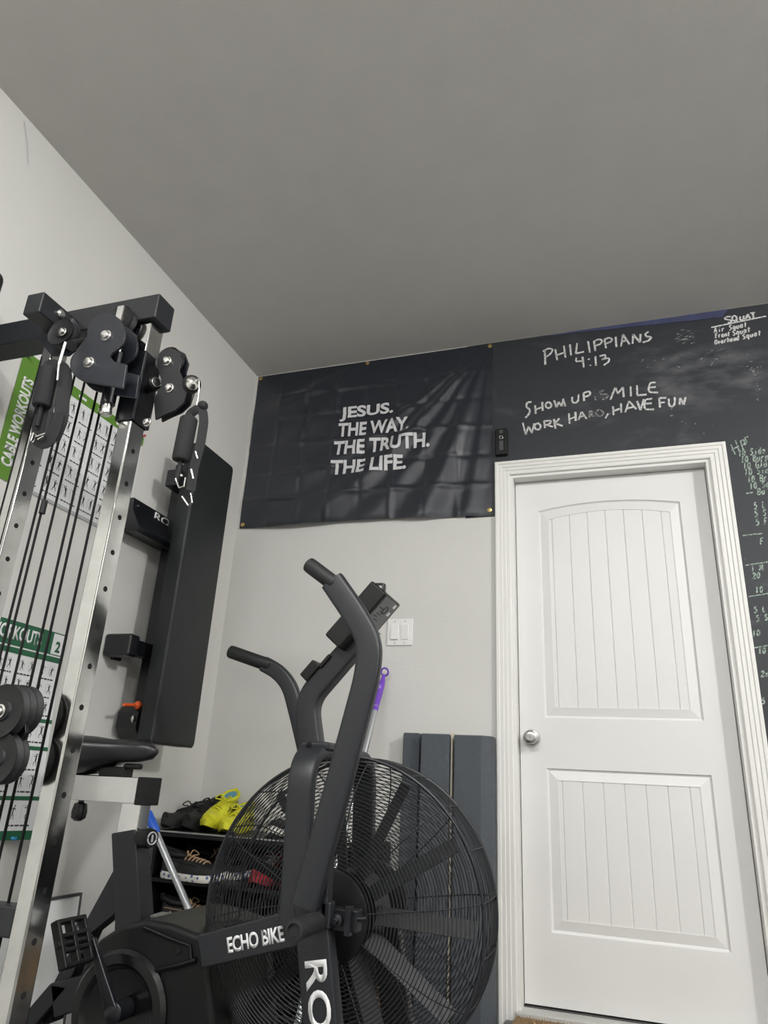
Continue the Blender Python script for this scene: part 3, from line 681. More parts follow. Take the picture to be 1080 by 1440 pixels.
# dark padded thing further along the left wall, only its edge in view
q = AX(2, 404, .06)
mb = MB().span((.001, -3.1, 1.80), (.16, -2.12, 2.75)) if 0 else MB().span((.001, -2.95, 1.86), (.13, q.y-.035, q.z)); o = mb.build('wall_pad', M['vinyl'], None, bevel=.03, seg=4)
tag(o, 'dark rounded pad on left wall, cut by left edge of photo', 'pad')

# ------------------------------------------------------------------ cable machine
YC = -1.66; UW, UD = .040, .055                                 # uprights: width along X, depth along Y
cm = thing('cable_machine', 'black and chrome cable pulley machine with two holed uprights', 'cable machine', (.5, -1.63, 0))
ax = AY(160, 712, YC).x; bxx = AY(30.5, 660, YC).x
ztop = AY(212, 452, YC).z
def upright(xr):
    mb = MB().span((xr-UW, YC, .03), (xr, YC+UD, ztop+.0)); o = mb.build('upright', M['chrome_worn'], cm, bevel=.005, seg=3)
    mb = MB(); z = ztop-.30
    k = 0; zs = AY(184, 635, YC+UD/2).z
    for i in range(-3, 22):
        zz = zs-i*.0895
        if .1 < zz < ztop-.1: mb.cyl((xr-.004, YC+UD/2, zz), (xr+.0006, YC+UD/2, zz), .0065, 14)
    mb.build('adjustment_holes', M['hole'], o)
    return o
upright(ax); upright(bxx)
cb0, cb1 = AY(226, 405, YC-.01), AY(212, 452, YC-.01)
bh = .062
crz = ztop+.002
mb = MB().span((.02, YC-.012, crz), (ax+.018, YC+.060, crz+.078)); mb.build('top_crossbar', M['powder'], cm, bevel=.004)
mb = MB().span((.02, YC-.002, .05), (ax+.3, YC+.058, .11)); mb.build('base_rail', M['powder'], cm, bevel=.004)
mb = MB().span((ax-.035, YC-.35, .0), (ax+.005, YC+.5, .05)); mb.build('foot', M['powder'], cm, bevel=.004)
mb = MB().span((bxx-.035, YC-.2, .0), (bxx+.005, YC+.5, .05)); mb.build('foot', M['powder'], cm, bevel=.004)
q = AY(0, 1273, YC); q2 = AY(8, 1320, YC)
mb = MB().span((.02, YC+.0, q2.z), (ax-UW+.002, YC+.045, q.z)); mb.build('lower_crossbar', M['powder'], cm, bevel=.004)
# short stub tube pointing at the viewer, left
e0 = AY(47, 425, -1.80); sx = e0.x
mb = MB().span((sx-.028, -1.80, e0.z-.034), (sx+.028, YC-.012, e0.z+.030)); stb = mb.build('stub_tube', M['powder'], cm, bevel=.004)
mb = MB().lathe((sx+.028, -1.735, e0.z+.004), (1, 0, 0), [(.013, 0), (.013, .005), (.008, .010), (.001, .010)], 16); mb.build('bolt', M['steel'], stb)
def bolt(parent, px, py, y, r=.0095, h=.012, ax_=(0, -1, 0)):
    q = AY(px, py, y); mb = MB().lathe(q-V(ax_)*.001, ax_, [(r*1.3, 0), (r*1.3, .002), (r, .0025), (r, h*.6), (r*.86, h*.8), (r*.7, h*.85), (.001, h*.85)], 18); return mb.build('bolt', M['steel'], parent)
def pulley(px, py, y, r, th=.024, parent=cm, ax_=(0, -1, 0)):
    q = AY(px, py, y)
    return MB().lathe(q, ax_, [(.004, -th/2), (r*.35, -th/2), (r*.4, -th*.3), (r*.8, -th*.3), (r, -th/2), (r*1.0, -th*.4), (r*.86, 0), (r*1.0, th*.4), (r, th/2), (r*.8, th*.3), (r*.4, th*.3), (r*.35, th/2), (.004, th/2)], 40).build('pulley', M['rubber'], parent)
def plate(name, pts, y, th, m=M['plate_black'], bev=.0015):
    return MB().prism([AY(a, b, y) for a, b in pts], (0, th, 0)).build(name, m, cm, bevel=bev)
# upper left pulley under the stub
q = AY(88, 468, -1.74)
pb = plate('pulley_bracket', [(62, 447), (104, 447), (112, 462), (108, 490), (96, 500), (72, 500), (58, 482)], -1.715, .006)
pu = pulley(89, 470, -1.738, .040); bolt(pu, 88, 467, -1.752)
pb2 = plate('pulley_bracket', [(58, 462), (76, 460), (76, 482), (56, 482)], -1.700, .006); bolt(pb2, 67, 466, -1.703)
mb = MB().cyl(AY(100, 486, -1.75), AY(118, 482, -1.70), .014, 18); mb.build('cable_stop', M['rubber'], cm)
# big double-lobed swivel plates
def lobes(c):
    out = []
    (x1, y1, ra), (x2, y2, rb) = c
    for k in range(0, 13): a = rad(40-k*21); out.append((x1+ra*cos(a)*1.0, y1-ra*sin(-a)*-1 if 0 else y1-ra*sin(a)))
    return out
big = []
for k in range(13): a = rad(-25+k*17.5); big.append((149+27*cos(a), 470-30*sin(a)))            # top lobe, counter-clockwise
for k in range(9): a = rad(150+k*14); big.append((126+28*cos(a), 512-25*sin(a)))               # lower left lobe
big += [(140, 540), (173, 546), (178, 512), (160, 508), (154, 501), (158, 496), (168, 489)]
bp_ = plate('swivel_plate', big, -1.745, .007)
bolt(bp_, 149, 472, -1.746, .012); bolt(bp_, 125, 510, -1.746, .012)
bp2 = MB().prism([AY(a, b, -1.745)+V((0, .05, 0)) for a, b in big], (0, .007, 0)).build('swivel_plate', M['plate_black'], cm, bevel=.0015)
pulley(149, 472, -1.720, .040); pulley(126, 511, -1.720, .040)
# pulleys hanging below the crossbar behind it
br = plate('pulley_bracket', [(160, 440), (170, 430), (188, 428), (200, 445), (197, 470), (190, 497), (176, 494), (172, 470)], YC+.01, .006)
pulley(184, 466, YC+.035, .046); bolt(br, 186, 471, YC+.008, .008)
pulley(171, 452, YC-.02, .042)
mb = MB().box(AY(168, 444, -1.73), (.02, .006, .06)); st_ = mb.build('bracket_strap', M['chrome_worn'], cm, bevel=.001); bolt(st_, 163, 452, -1.735, .009)
# sleeve trolley on the near upright
s0, s1 = AY(205, 495, YC).z, AY(186, 590, YC).z
mb = MB(); tw = .005
for (a, b, c_, d) in ((ax-UW-tw-.002, YC-tw-.002, ax+tw+.002, YC-.002), (ax-UW-tw-.002, YC+UD+.002, ax+tw+.002, YC+UD+tw+.002), (ax-UW-tw-.002, YC-.002, ax-UW-.002, YC+UD+.002), (ax+.002, YC-.002, ax+tw+.002, YC+UD+.002)):
    mb.span((a, b, s1), (c_, d, s0))
slv = mb.build('trolley_sleeve', M['steel_black'], cm, bevel=.001)
q = AY(178, 530, -1.72)
mb = MB().cyl((ax-UW-.018, YC-.03, s1+.015), (ax-UW-.018, YC-.03, s0+.005), .011, 18); mb.build('hinge_pin', M['steel'], slv)
mb = MB().cyl((ax-UW-.018, YC-.03, s1+.035), (ax-UW-.018, YC-.03, s0-.018), .018, 18); mb.build('hinge_barrel', M['steel_black'], slv)
mb = MB().lathe((ax-UW-.018, YC-.03, s1+.004), (0, 0, 1), [(.012, 0), (.015, .004), (.015, .013), (.013, .015), (.014, .022), (.002, .023)], 16); mb.build('nut', M['steel'], slv)
kq = AY(222, 547, YC+.03)
mb = MB().lathe((ax+.006, YC+UD/2, kq.z), (.9, -.5, 0), [(.012, 0), (.012, .02), (.017, .022), (.018, .05), (.014, .054), (.001, .054)], 20); pk = mb.build('pop_pin_knob', M['plastic'], slv)
mb = MB().ring(V((ax+.006, YC+UD/2, kq.z))+V((.9, -.5, 0)).normalized()*.055, (.9, -.5, 0), .012, .0015, 24); mb.build('knob_ring', M['steel'], pk)
# right arm: side plates and two pulleys
arm = [(218, 590), (216, 560), (228, 540), (222, 520), (221, 505), (228, 492), (240, 488), (251, 494), (256, 508), (252, 522), (258, 534), (264, 548), (258, 566), (246, 577), (232, 583)]
yr_ = YC-.005
a1 = plate('arm_plate', arm, yr_, .006, M['steel_black']); a2_ = plate('arm_plate', [(x+9, y+3) for x, y in arm], yr_+.045, .006, M['steel_black'])
pulley(239, 508, yr_+.026, .036); pulley(243, 547, yr_+.026, .038)
bolt(a1, 235, 508, yr_-.001, .010); bolt(a1, 238, 546, yr_-.001, .010); bolt(a1, 207, 594, yr_-.001, .009)
# ball stopper on the right cable
bq = AY(269.5, 540.5, yr_-.012)
mb = MB().sphere(bq, .023); mb.build('ball_stopper', M['rubber'], cm)
mb = MB().lathe(bq+V((.010, -.010, -.005)), (.7, -.6, -.3), [(.0165, 0), (.013, .009), (.007, .013), (.004, .017), (.001, .017)], 20); mb.build('stopper_cap', M['steel'], cm)
# cables
cy_ = YC+.03
xs = [30.5, 38.5, 56.5, 79.5, 90.5, 113.5]
for i, x in enumerate(xs):
    X0 = AY(x, 800, cy_).x
    mb = MB().cyl((X0, cy_, .12), (X0, cy_, ztop-.03 if i < 5 else s1+.01), .0032, 10); mb.build('cable', M['cable'], cm)
X0 = AY(22, 640, YC-.012).x
mb = MB().cyl((X0, YC-.012, .12), (X0, YC-.012, AY(70, 500, YC-.012).z), .0024, 8); mb.build('cable', M['cable'], cm)
q = AY(61, 713, cy_); mb = MB().cyl(q+V((0, 0, .018)), q-V((0, 0, .018)), .008, 12); mb.build('cable_ferrule', M['rubber'], cm)
mb = MB().tube(smooth_path([AY(197, 470, YC+.03), AY(203, 490, YC+.03), AY(206, 505, YC+.04)]), .003, 8); mb.build('cable', M['cable'], cm)
mb = MB().cyl(AY(218, 497, YC+.06), AY(226, 515, YC+.03), .003, 8); mb.build('cable', M['cable'], cm)
# travelling pulley block on the cables, lower left
blk = MB().prism([AY(a, b, -1.70) for a, b in ((-14, 975), (8, 965), (32, 975), (36, 1030), (30, 1040), (-6, 1070), (-14, 1060))], (0, .012, 0)).build('pulley_block', M['steel_black'], cm, bevel=.002)
for k, (px, py) in enumerate(((8, 1000), (18, 1000), (28, 1000))):
    pulley(px, py, -1.725+k*.0265, .055, .022, blk)
pulley(0, 1066, -1.722, .052, .022, blk); pulley(8, 1066, -1.696, .052, .022, blk)
bolt(blk, 0, 1000, -1.738, .011)

# strap handles
def strap_handle(label, top, gt, gb, side, rings, y, gr, sw=.022):
    t_ = thing('strap_handle', label, 'cable handle', AY(*gb, y), group=None)
    T, A, B = AY(*top, y), AY(*gt, y), AY(*gb, y)
    ux = (B-A).normalized()
    L_ = (B-A).length
    mb = MB().lathe(A, ux, [(.004, 0), (gr*.85, 0), (gr, .004), (gr, L_-.006), (gr*.9, L_-.001), (gr*.45, L_), (gr*.42, L_-.008), (.002, L_-.008)], 28); mb.build('foam_grip', M['foam'], t_)
    P = fillet([A+ux*.01, A-ux*.012, T+V((-.004, 0, -.004)), T+V((.004, .008, -.006))] + [AY(a, b, y+.012) for a, b in side], .02, 5)
    mb = MB(); mb.sweep(P, rrect(sw, .0026, .001), upv=(.7, -.7, 0)); mb.build('strap', M['webbing'], t_)
    mb = MB().cyl(A-ux*.012, B+ux*.055, .0055, 10); mb.build('cord', M['webbing'], t_)
    for tri in rings:
        mb = MB().tube([AY(a, b, y-.006) for a, b in tri], .0021, 8); mb.build('d_ring', M['steel'], t_)
    return t_
h2 = strap_handle('black foam cable handle hanging from the right pulley arm', (281, 572), (266, 588), (254, 648), [(287, 592), (282, 625), (272, 660), (268, 690)],
                  [[(247, 673), (252, 686), (258, 684), (261, 672)], [(256, 698), (265, 711), (270, 707), (269, 694)], [(275, 635), (278, 645)], [(269, 660), (272, 673)]], YC-.03, .021)
mb = MB().tube(smooth_path([AY(271, 543, YC-.03), AY(279, 533, YC-.03), AY(280, 548, YC-.03), AY(277, 570, YC-.03)], 5), .0015, 8); mb.build('snap_hook', M['steel'], h2)
mb = MB().sphere(AY(285, 571, YC-.02), .013); mb.build('strap_knot', M['webbing'], h2)
h1 = strap_handle('black foam cable handle hanging in front of the left upright', (84, 512), (70, 518), (58, 572), [(92, 530), (88, 560), (86, 590), (74, 618)],
                  [[(44, 620), (47, 608), (52, 613), (46, 622)], [(50, 614), (64, 609)], [(53, 618), (62, 613)]], -1.755, .023, .034)
mb = MB(); mb.sweep(smooth_path([AY(60, 575, -1.745), AY(54, 600, -1.745), AY(55, 618, -1.745), AY(66, 622, -1.75), AY(76, 605, -1.75), AY(82, 580, -1.75)], 5), rrect(.034, .003, .001), upv=(.2, -1, 0)); mb.build('strap', M['webbing'], h1)
mb = MB(); mb.cyl(AY(92, 482, -1.765), AY(83, 512, -1.765), .0044, 10); mb.cyl(AY(83, 512, -1.765), AY(81, 535, -1.765), .003, 8); mb.build('cable_end', M['nickel'], h1)
tag(h1, group=None)

# ------------------------------------------------------------------ air bike
YM = -1.12; BK = thing('air_bike', 'black fan exercise bike with wire caged wheel and moving arms', 'exercise bike', (1.0, YM, 0))
FC = V((1.150, 0, .572)); FR = .343
YN, YRIM = -1.268, -1.20; YF = 2*YM-YN
def yof(r, near=True):
    s = 0 if r < .23 else ((r-.23)/(FR-.23)); dy = (YRIM-YN)*s*s
    return (YN+dy) if near else (YF-dy)
fc = lambda r, a, y: V((FC.x+r*cos(a), y, FC.z+r*sin(a)))
def guard(near):
    mb = MB(); n = 30
    for i in range(n):
        r = .104+(FR-.104)*i/(n-1); y = yof(r, near); mb.tube([fc(r, 2*pi*k/110, y) for k in range(110)], .0013, 5, closed=True)
    return mb
for near in (True, False):
    mb = guard(near)
    for k in range(10):
        a = rad(8+36*k); mb.tube([fc(r, a, yof(r, near)+(.002 if near else -.002)) for r in (.09, .16, .23, .27, .30, .32, FR)], .0017, 5)
    if near:
        for i in range(10): mb.tube([fc(FR+.003*sin(pi*i/9), 2*pi*k/110, YRIM+(2*YM-2*YRIM)*i/9) for k in range(110)], .0013, 5, closed=True)
        for k in range(20):
            a = rad(8+18*k); mb.tube([fc(FR+.0015, a, YRIM), fc(FR+.0045, a, YM), fc(FR+.0015, a, 2*YM-YRIM)], .0017, 5)
    mb.build('fan_guard', M['guard'], BK)
mb = MB(); mb.tube([fc(FR+.001, 2*pi*k/110, YRIM) for k in range(110)], .0042, 8, closed=True); mb.tube([fc(FR+.001, 2*pi*k/110, 2*YM-YRIM) for k in range(110)], .0042, 8, closed=True); mb.build('guard_rim', M['powder'], BK)
mb = MB().lathe((FC.x, YN-.002, FC.z), (0, 1, 0), [(.004, 0), (.092, 0), (.098, .002), (.100, .006), (.096, .008), (.004, .008)], 56); mb.build('hub_cover', M['plastic'], BK)
mb = MB().lathe((FC.x, YF+.002, FC.z), (0, -1, 0), [(.004, 0), (.092, 0), (.098, .002), (.100, .006), (.096, .008), (.004, .008)], 56); mb.build('hub_cover', M['plastic'], BK)
mb = MB().lathe((FC.x, YM-.06, FC.z), (0, 1, 0), [(.02, -.10), (.02, 0), (.085, .005), (.085, .115), (.02, .12), (.02, .22)], 32); fan = mb.build('fan', M['plastic'], BK)
for k in range(11):
    a = rad(-2+k*360/11); d = V((cos(a), 0, sin(a))); n = V((-sin(a), 0, cos(a))); tw = (n*cos(rad(38))+V((0, 1, 0))*sin(rad(38)))
    nn = d.cross(tw)
    c0, c1 = V((FC.x, YM-.04, FC.z))+d*.07, V((FC.x, YM-.04, FC.z))+d*.318
    mb = MB(); mb.loft([[c+tw*(w_/2)+nn*.001, c-tw*(w_/2)+nn*.001, c-tw*(w_/2)-nn*.001, c+tw*(w_/2)-nn*.001] for c, w_ in ((c0, .045), (c1, .042))]); mb.build('fan_blade', M['blade'], fan, smooth=False)
# arch over the fan
xa = AY(420, 1150, -1.335).x; zt_ = AY(438, 1056, -1.27).z
path = fillet([(xa+.012, -1.340, .56), (xa, -1.340, zt_), (xa, -.905, zt_), (xa+.012, -.905, .56)], [.09, .09], 8)
mb = MB(); mb.sweep(path, rrect(.062, .030, .006), upv=(1, 0, 0), scale=None)
mb.bm.free(); mb.bm = bmesh.new()
rings = []
for i, q in enumerate(path):
    d = path[min(i+1, len(path)-1)]-path[max(i-1, 0)]; d.normalize(); n = V((0, -d.z, d.y)).normalized(); rings.append([q+V((a, 0, 0))+n*b for a, b in rrect(.062, .032, .007)])
mb.loft(rings); arch = mb.build('fan_arch', M['powder'], BK)
mb = MB().lathe((xa-.005, -1.30, zt_+.010), (-.1, -.4, .9), [(.007, 0), (.007, .006), (.004, .008), (.001, .008)], 12); mb.build('bolt', M['plastic'], arch)
mb = MB().box((xa, YM-.08, zt_+.012), (.075, .16, .02)); mb.build('stem_plate', M['powder'], BK, bevel=.006)
# console stem and console
ys = YM
P = [V((q.x, ys, q.z)) for q in (AY(440, 1060, ys), AY(431, 985, ys), AY(522, 880, ys))]
mb = MB(); mb.sweep(fillet(P, .05, 8), rrect(.062, .046, .008), upv=(0, 1, 0)); stem = mb.build('console_stem', M['powder'], BK)
sd = (P[2]-P[1]).normalized(); sn = V((-sd.z, 0, sd.x))               # along the stem, and off its rider side
if sn.x > 0: sn = -sn
Rs = Matrix((sd, V((0, 1, 0)), sn)).transposed()
def onstem(px, py, y=ys): q = AY(px, py, y); return V((q.x, y, q.z))
c = (onstem(474, 902)+onstem(553, 844))/2
L_ = (onstem(553, 844)-onstem(474, 902)).length
mb = MB().box(c+sn*.006, (L_, .135, .060), Rs); con = mb.build('console', M['plastic'], BK, bevel=.006)
mb = MB().box(c+sd*(L_*.22)-sn*.0245, (L_*.5, .11, .0012), Rs); lab = mb.build('label_sticker', M['gun'], con)
mb = MB()
for i in range(7): mb.box(c+sd*(L_*.02+i*.009)-sn*.0253+V((0, -.03+(i % 3)*.01, 0)), (.003, .03, .0006), Rs)
mb.ring(c+sd*(L_*.30)-sn*.0253, sn, .012, .0012, 20); mb.build('fine_print', M['ink'], lab)
for i in range(2): MB().box(c+sd*(L_*(.28+.14*i))-sn*.0253+V((0, .035, 0)), (.012, .016, .0006), Rs).build('sticker_square', M['letter'], lab)
q = AY(531, 836, ys)
mb = MB().sweep([q-V((0, 0, .04)), q+V((0, 0, .030))], rrect(.044, .030, .010, 4), upv=(0, 1, 0)); bpn = mb.build('button_pod', M['plastic_gloss'], con, bevel=.002)
for i in range(2):
    for j in range(2): MB().box(q+V((-.010+.020*i, -.0152, .012-.024*j)), (.013, .003, .018)).build('button', M['ink_grey'], bpn, bevel=.001)
for (x, y, l, h) in ((441, 945, .055, .030), (462, 932, .045, .012)):
    mb = MB().box(onstem(x, y), (l, .06, h), Rs); mb.build('holder_clip', M['plastic'], stem, bevel=.004)
# moving arms
def arm_part(path, gpath, yA, wd, th, gr):
    mb = MB(); mb.sweep(fillet([AY(a, b, yA) for a, b in path], .075, 9), rrect(th, wd, .010), upv=(0, 0, 1))
    mb.bm.free(); mb.bm = bmesh.new(); Pp = fillet([AY(a, b, yA) for a, b in path], .075, 9); rings = []
    for i, q in enumerate(Pp):
        d = (Pp[min(i+1, len(Pp)-1)]-Pp[max(i-1, 0)]).normalized(); n = V((0, 1, 0)).cross(d).normalized(); rings.append([q+n*a+V((0, b, 0)) for a, b in rrect(wd, th, .009)])
    mb.loft(rings); h = mb.build('moving_arm', M['powder'], BK)
    g = [AY(a, b, yA) for a, b in gpath]; ux = (g[1]-g[0]).normalized(); L_ = (g[1]-g[0]).length
    mb = MB().lathe(g[0], ux, [(.001, 0), (gr*.7, 0), (gr*.95, .003), (gr, .008), (gr, L_), (gr*.9, L_+.004), (.001, L_+.004)], 28); gg = mb.build('grip', M['rubber'], h)
    mb = MB().lathe(g[0]-ux*.0012, ux, [(.001, 0), (gr*.62, 0), (gr*.62, .002), (.001, .002)], 24); mb.build('end_cap', M['plastic'], gg)
    return h
arm_part([(429, 1275), (475, 1110), (517, 950), (521, 903), (499, 863), (468, 818)], [(433, 793), (470, 821)], -1.405, .059, .032, .0195)
arm_part([(432, 1062), (421, 1015), (408, 965), (392, 945), (372, 934)], [(323, 916), (380, 936)], -.850, .050, .032, .0215)
# axle bracket, front fork leg with lettering, foot peg
yl_ = -1.352
mb = MB()
for (a, b) in (((434, 1262), (456, 1440)), ((456, 1440), (462, 1500))): pass
A, B = AY(440, 1268, yl_), AY(458, 1480, yl_)
dl = (B-A).normalized(); nl = V((0, 1, 0)).cross(dl).normalized()
if nl.x < 0: nl = -nl
mb.loft([[q+nl*a+V((0, b, 0)) for a, b in rrect(.074, .040, .004)] for q in (A, A+dl*((A.z-.06)/-dl.z))])
leg = mb.build('fork_leg', M['powder'], BK)
mb = MB().span((B.x-.03, -1.42, 0), (B.x+.05, -.82, .06)); mb.build('front_stabilizer', M['powder'], BK, bevel=.008)
mb = MB(); fq = V((A.x, 2*YM-yl_, A.z)); mb.loft([[q+nl*a+V((0, b, 0)) for a, b in rrect(.074, .040, .004)] for q in (fq, fq+dl*((A.z-.06)/-dl.z))]); mb.build('fork_leg', M['powder'], BK)
tq = AY(440, 1352, yl_-.021)
text('lettering', 'ROGUE', AY(428, 1352, yl_-.0205), dl, nl, .300, .050, M['letter'], leg, bold=.02, lift=.0006)
pq = AY(447, 1296, -1.40)
mb = MB().lathe((pq.x, -1.375, pq.z), (0, -1, 0), [(.010, 0), (.010, .03), (.020, .032), (.0205, .135), (.019, .142), (.013, .143), (.012, .138), (.001, .138)], 28); mb.build('foot_peg', M['rubber'], BK)
mb = MB(); q = AY(452, 1285, -1.37); mb.box(q, (.05, .03, .05)); mb.box(q+V((.010, 0, .05)), (.015, .03, .12)); mb.build('pivot_block', M['powder'], BK, bevel=.004)
q = AY(480, 1292, -1.335)
mb = MB().box((q.x, -1.338, q.z), (.085, .035, .042)); ab = mb.build('axle_bracket', M['steel_black'], BK, bevel=.003)
mb = MB(); mb.lathe((q.x+.0, -1.356, q.z), (0, -1, 0), [(.013, 0), (.013, .010), (.007, .012), (.006, .022), (.001, .022)], 14); mb.cyl((q.x+.03, -1.35, q.z+.005), (q.x+.062, -1.35, q.z+.008), .005, 10); mb.box((q.x+.026, -1.358, q.z+.002), (.012, .02, .055)); mb.build('axle_nut', M['steel_black'], ab, bevel=.001)
q = AY(467, 1356, -1.33); mb = MB().cyl((q.x, -1.335, q.z), (q.x, -1.31, q.z), .008, 12); mb.build('rivet', M['plastic'], ab)
# belt guard with lettering
yg = -1.335
gp = [AY(a, b, yg) for a, b in ((277, 1316), (283, 1362), (425, 1330), (432, 1278), (405, 1281))]
mb = MB().prism(gp, (0, .05, 0)); bg = mb.build('belt_guard', M['powder'], BK, bevel=.004)
a, b = AY(321, 1341, yg), AY(401, 1324, yg); h = AY(322, 1316, yg).z-a.z
text('lettering', 'ECHO BIKE', a, b-a, V((-(b-a).z, 0, (b-a).x)), (b-a).length, h*.93, M['letter'], bg, bold=.03, lift=.0006, space=.95)
# crank case
yc0, yc1 = -1.285, -.96
case = [(98, 1440), (104, 1392), (118, 1352), (138, 1322), (168, 1302), (205, 1294), (240, 1300), (288, 1318), (291, 1352), (300, 1440)]
pc = [AY(x, y, yc0) for x, y in case]; pc = [q for q in pc] + [V((pc[-1].x+.02, yc0, .10)), V((pc[0].x, yc0, .10))]
mb = MB().prism(pc, (0, yc1-yc0, 0)); cc = mb.build('crank_case', M['plastic'], BK, bevel=.014, seg=4)
rc = AY(168, 1424, yc0)
mb = MB().lathe((rc.x, yc0+.004, rc.z), (0, -1, 0), [(.128, -.004), (.128, .010), (.120, .020), (.100, .020), (.092, .010), (.086, .008), (.004, .008)], 64); mb.build('crank_cover', M['plastic_gloss'], cc)
mb = MB(); mb.tube([AY(x, y, yc0-.004) for x, y in ((214, 1366), (250, 1358), (276, 1350))], .006, 8); mb.tube([AY(x, y, yc0-.003) for x, y in ((203, 1304), (240, 1320), (268, 1330), (270, 1352))], .004, 8); mb.build('moulding_ridge', M['plastic_gloss'], cc)
q = AY(252, 1338, yc0); mb = MB().lathe((q.x, yc0, q.z), (0, -1, 0), [(.006, -.002), (.006, .003), (.001, .004)], 12); mb.build('screw', M['plastic_gloss'], cc)
# sloping top cover of the case, reflected light painted in as pale grey
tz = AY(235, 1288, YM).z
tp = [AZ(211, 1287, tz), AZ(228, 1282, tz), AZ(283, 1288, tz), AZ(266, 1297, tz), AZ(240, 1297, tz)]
mb = MB().prism([V((q.x, q.y, tz)) for q in tp], (0, 0, -.004)); mb.build('top_cover', mat('cover_painted_sheen', (.16, .17, .15), .24, spec=.8), cc)
mb = MB().prism([V((q.x, q.y-.0, tz-.0045)) for q in (AZ(196, 1288, tz), AZ(226, 1280, tz), AZ(290, 1287, tz), AZ(270, 1300, tz), AZ(238, 1302, tz))], (0, 0, -.05)); mb.build('top_housing', M['plastic'], cc, bevel=.006)
# crank arm and pedals
ck = AY(160, 1424, -1.34); pd = AY(128, 1318, -1.36)
mb = MB(); mb.loft([[q+V((a, b, 0)) for a, b in rrect(w1, .016, .004)] for q, w1 in ((ck, .036), ((ck*.5+pd*.5), .026), (pd, .024))]); mb.lathe((ck.x, -1.325, ck.z), (0, -1, 0), [(.022, -.03), (.022, .02), (.012, .026), (.001, .026)], 20); ca = mb.build('crank_arm', M['steel_black'], BK, bevel=.002)
pp = AY(94, 1326, -1.42)
pe = MB(); pf = V((pd.x, -1.42, pd.z)); Rp = Matrix.Rotation(rad(-28), 3, 'Y') @ Matrix.Rotation(rad(90), 3, 'X') if 0 else Matrix.Rotation(rad(62), 3, 'Y')
for sx_, sy_, a, b in ((0, 1, .10, .010), (0, -1, .10, .010), (1, 0, .010, .09), (-1, 0, .010, .09), (0, .0, .10, .012), (.33, 0, .010, .09), (-.33, 0, .010, .09)):
    pe.box(pf+Rp @ V((sx_*.045, sy_*.042, 0)), (a, b, .022), Rp)
pe.cyl(pd, pf-V((0, .05, 0)), .008, 12)
pedal = pe.build('pedal', M['plastic'], BK, bevel=.003)
pe = MB(); pf2 = V((2*ck.x-pd.x, -.80, 2*ck.z-pd.z)); pe.box(pf2, (.10, .09, .022)); pe.build('pedal', M['plastic'], BK, bevel=.004)
mb = MB(); mb.loft([[q+V((a, b, 0)) for a, b in rrect(w1, .016, .004)] for q, w1 in ((V((ck.x, -.90, ck.z)), .036), (V((pf2.x, -.87, pf2.z)), .024))]); mb.build('crank_arm', M['steel_black'], BK, bevel=.002)
# frame: seat tube, brace, rear beam, stabilizer
yt0, yt1 = YM-.026, YM+.026
t0, t1 = AY(156, 1172, yt0), AY(190, 1166, yt0); b0, b1 = AY(161, 1290, yt0), AY(197, 1290, yt0)
dz = .30
mb = MB().prism([V((t0.x, yt0, t0.z)), V((t1.x, yt0, t1.z)), V((b1.x, yt0, b1.z)), V((b1.x+(b1.x-t1.x)*.9, yt0, b1.z-dz)), V((b0.x+(b0.x-t0.x)*.9, yt0, b1.z-dz)), V((b0.x, yt0, b0.z))], (0, .062, 0)); mb.build('seat_tube', M['powder'], BK, bevel=.004)
mb = MB().prism([AY(a, b, YM) for a, b in ((160, 1222), (162, 1285), (128, 1312), (70, 1440), (45, 1440), (112, 1310))], (0, .05, 0)); mb.build('rear_brace', M['powder'], BK, bevel=.003)
l0, l1 = AY(70, 1383, YM-.03), AY(75, 1433, YM-.03); l2, l3 = AY(220, 1385, YM-.03), AY(225, 1345, YM-.03)
mb = MB().prism([l0, l1, l2, l3], (0, .07, 0)); mb.build('rear_beam', M['powder'], BK, bevel=.004)
mb = MB().span((.10, -1.40, 0), (.17, -.80, .055)); mb.build('rear_stabilizer', M['powder'], BK, bevel=.008)
mb = MB().prism([V((l0.x, YM-.03, l0.z)), V((l0.x+.06, YM-.03, l0.z)), V((.165, YM-.03, .05)), V((.105, YM-.03, .05))], (0, .07, 0)); mb.build('rear_beam', M['powder'], BK, bevel=.004)
# seat post, slider, saddle, knobs
p0, p1 = AY(164, 1172, YM-.02), AY(163, 1126, YM-.02); p2 = AY(192, 1172, YM-.02)
mb = MB().span((p0.x, YM-.022, p0.z-.02), (p2.x, YM+.026, p1.z+.01)); mb.build('seat_post', M['chrome'], BK, bevel=.003)
s0_, s1_ = AY(60, 1091, YM-.03), AY(189, 1131, YM-.03); e1 = AY(201, 1131, YM-.03)
mb = MB().span((s0_.x, YM-.032, s1_.z), (s1_.x, YM+.032, AY(150, 1091, YM-.03).z)); sl = mb.build('seat_slider', M['chrome'], BK, bevel=.003)
mb = MB().span((s1_.x, YM-.034, s1_.z-.002), (s1_.x+.034, YM+.034, AY(150, 1091, YM-.03).z+.002)); mb.build('end_cap', M['plastic'], sl, bevel=.003)
q = AY(101, 1143, YM-.03)
mb = MB().lathe((q.x, YM, q.z+.028), (0, 0, -1), [(.008, -.02), (.008, .0), (.018, .004), (.022, .025), (.020, .042), (.010, .050), (.001, .051)], 22); mb.build('adjustment_knob', M['plastic_gloss'], sl)
q = AY(192, 1178, YM); q2 = AY(216, 1173, YM)
mb = MB().lathe(V((q.x, YM, q.z)), (1, -.25, .05), [(.014, 0), (.014, .012), (.024, .018), (.026, .050), (.023, .062), (.001, .063)], 24); kn = mb.build('adjustment_knob', M['plastic'], BK)
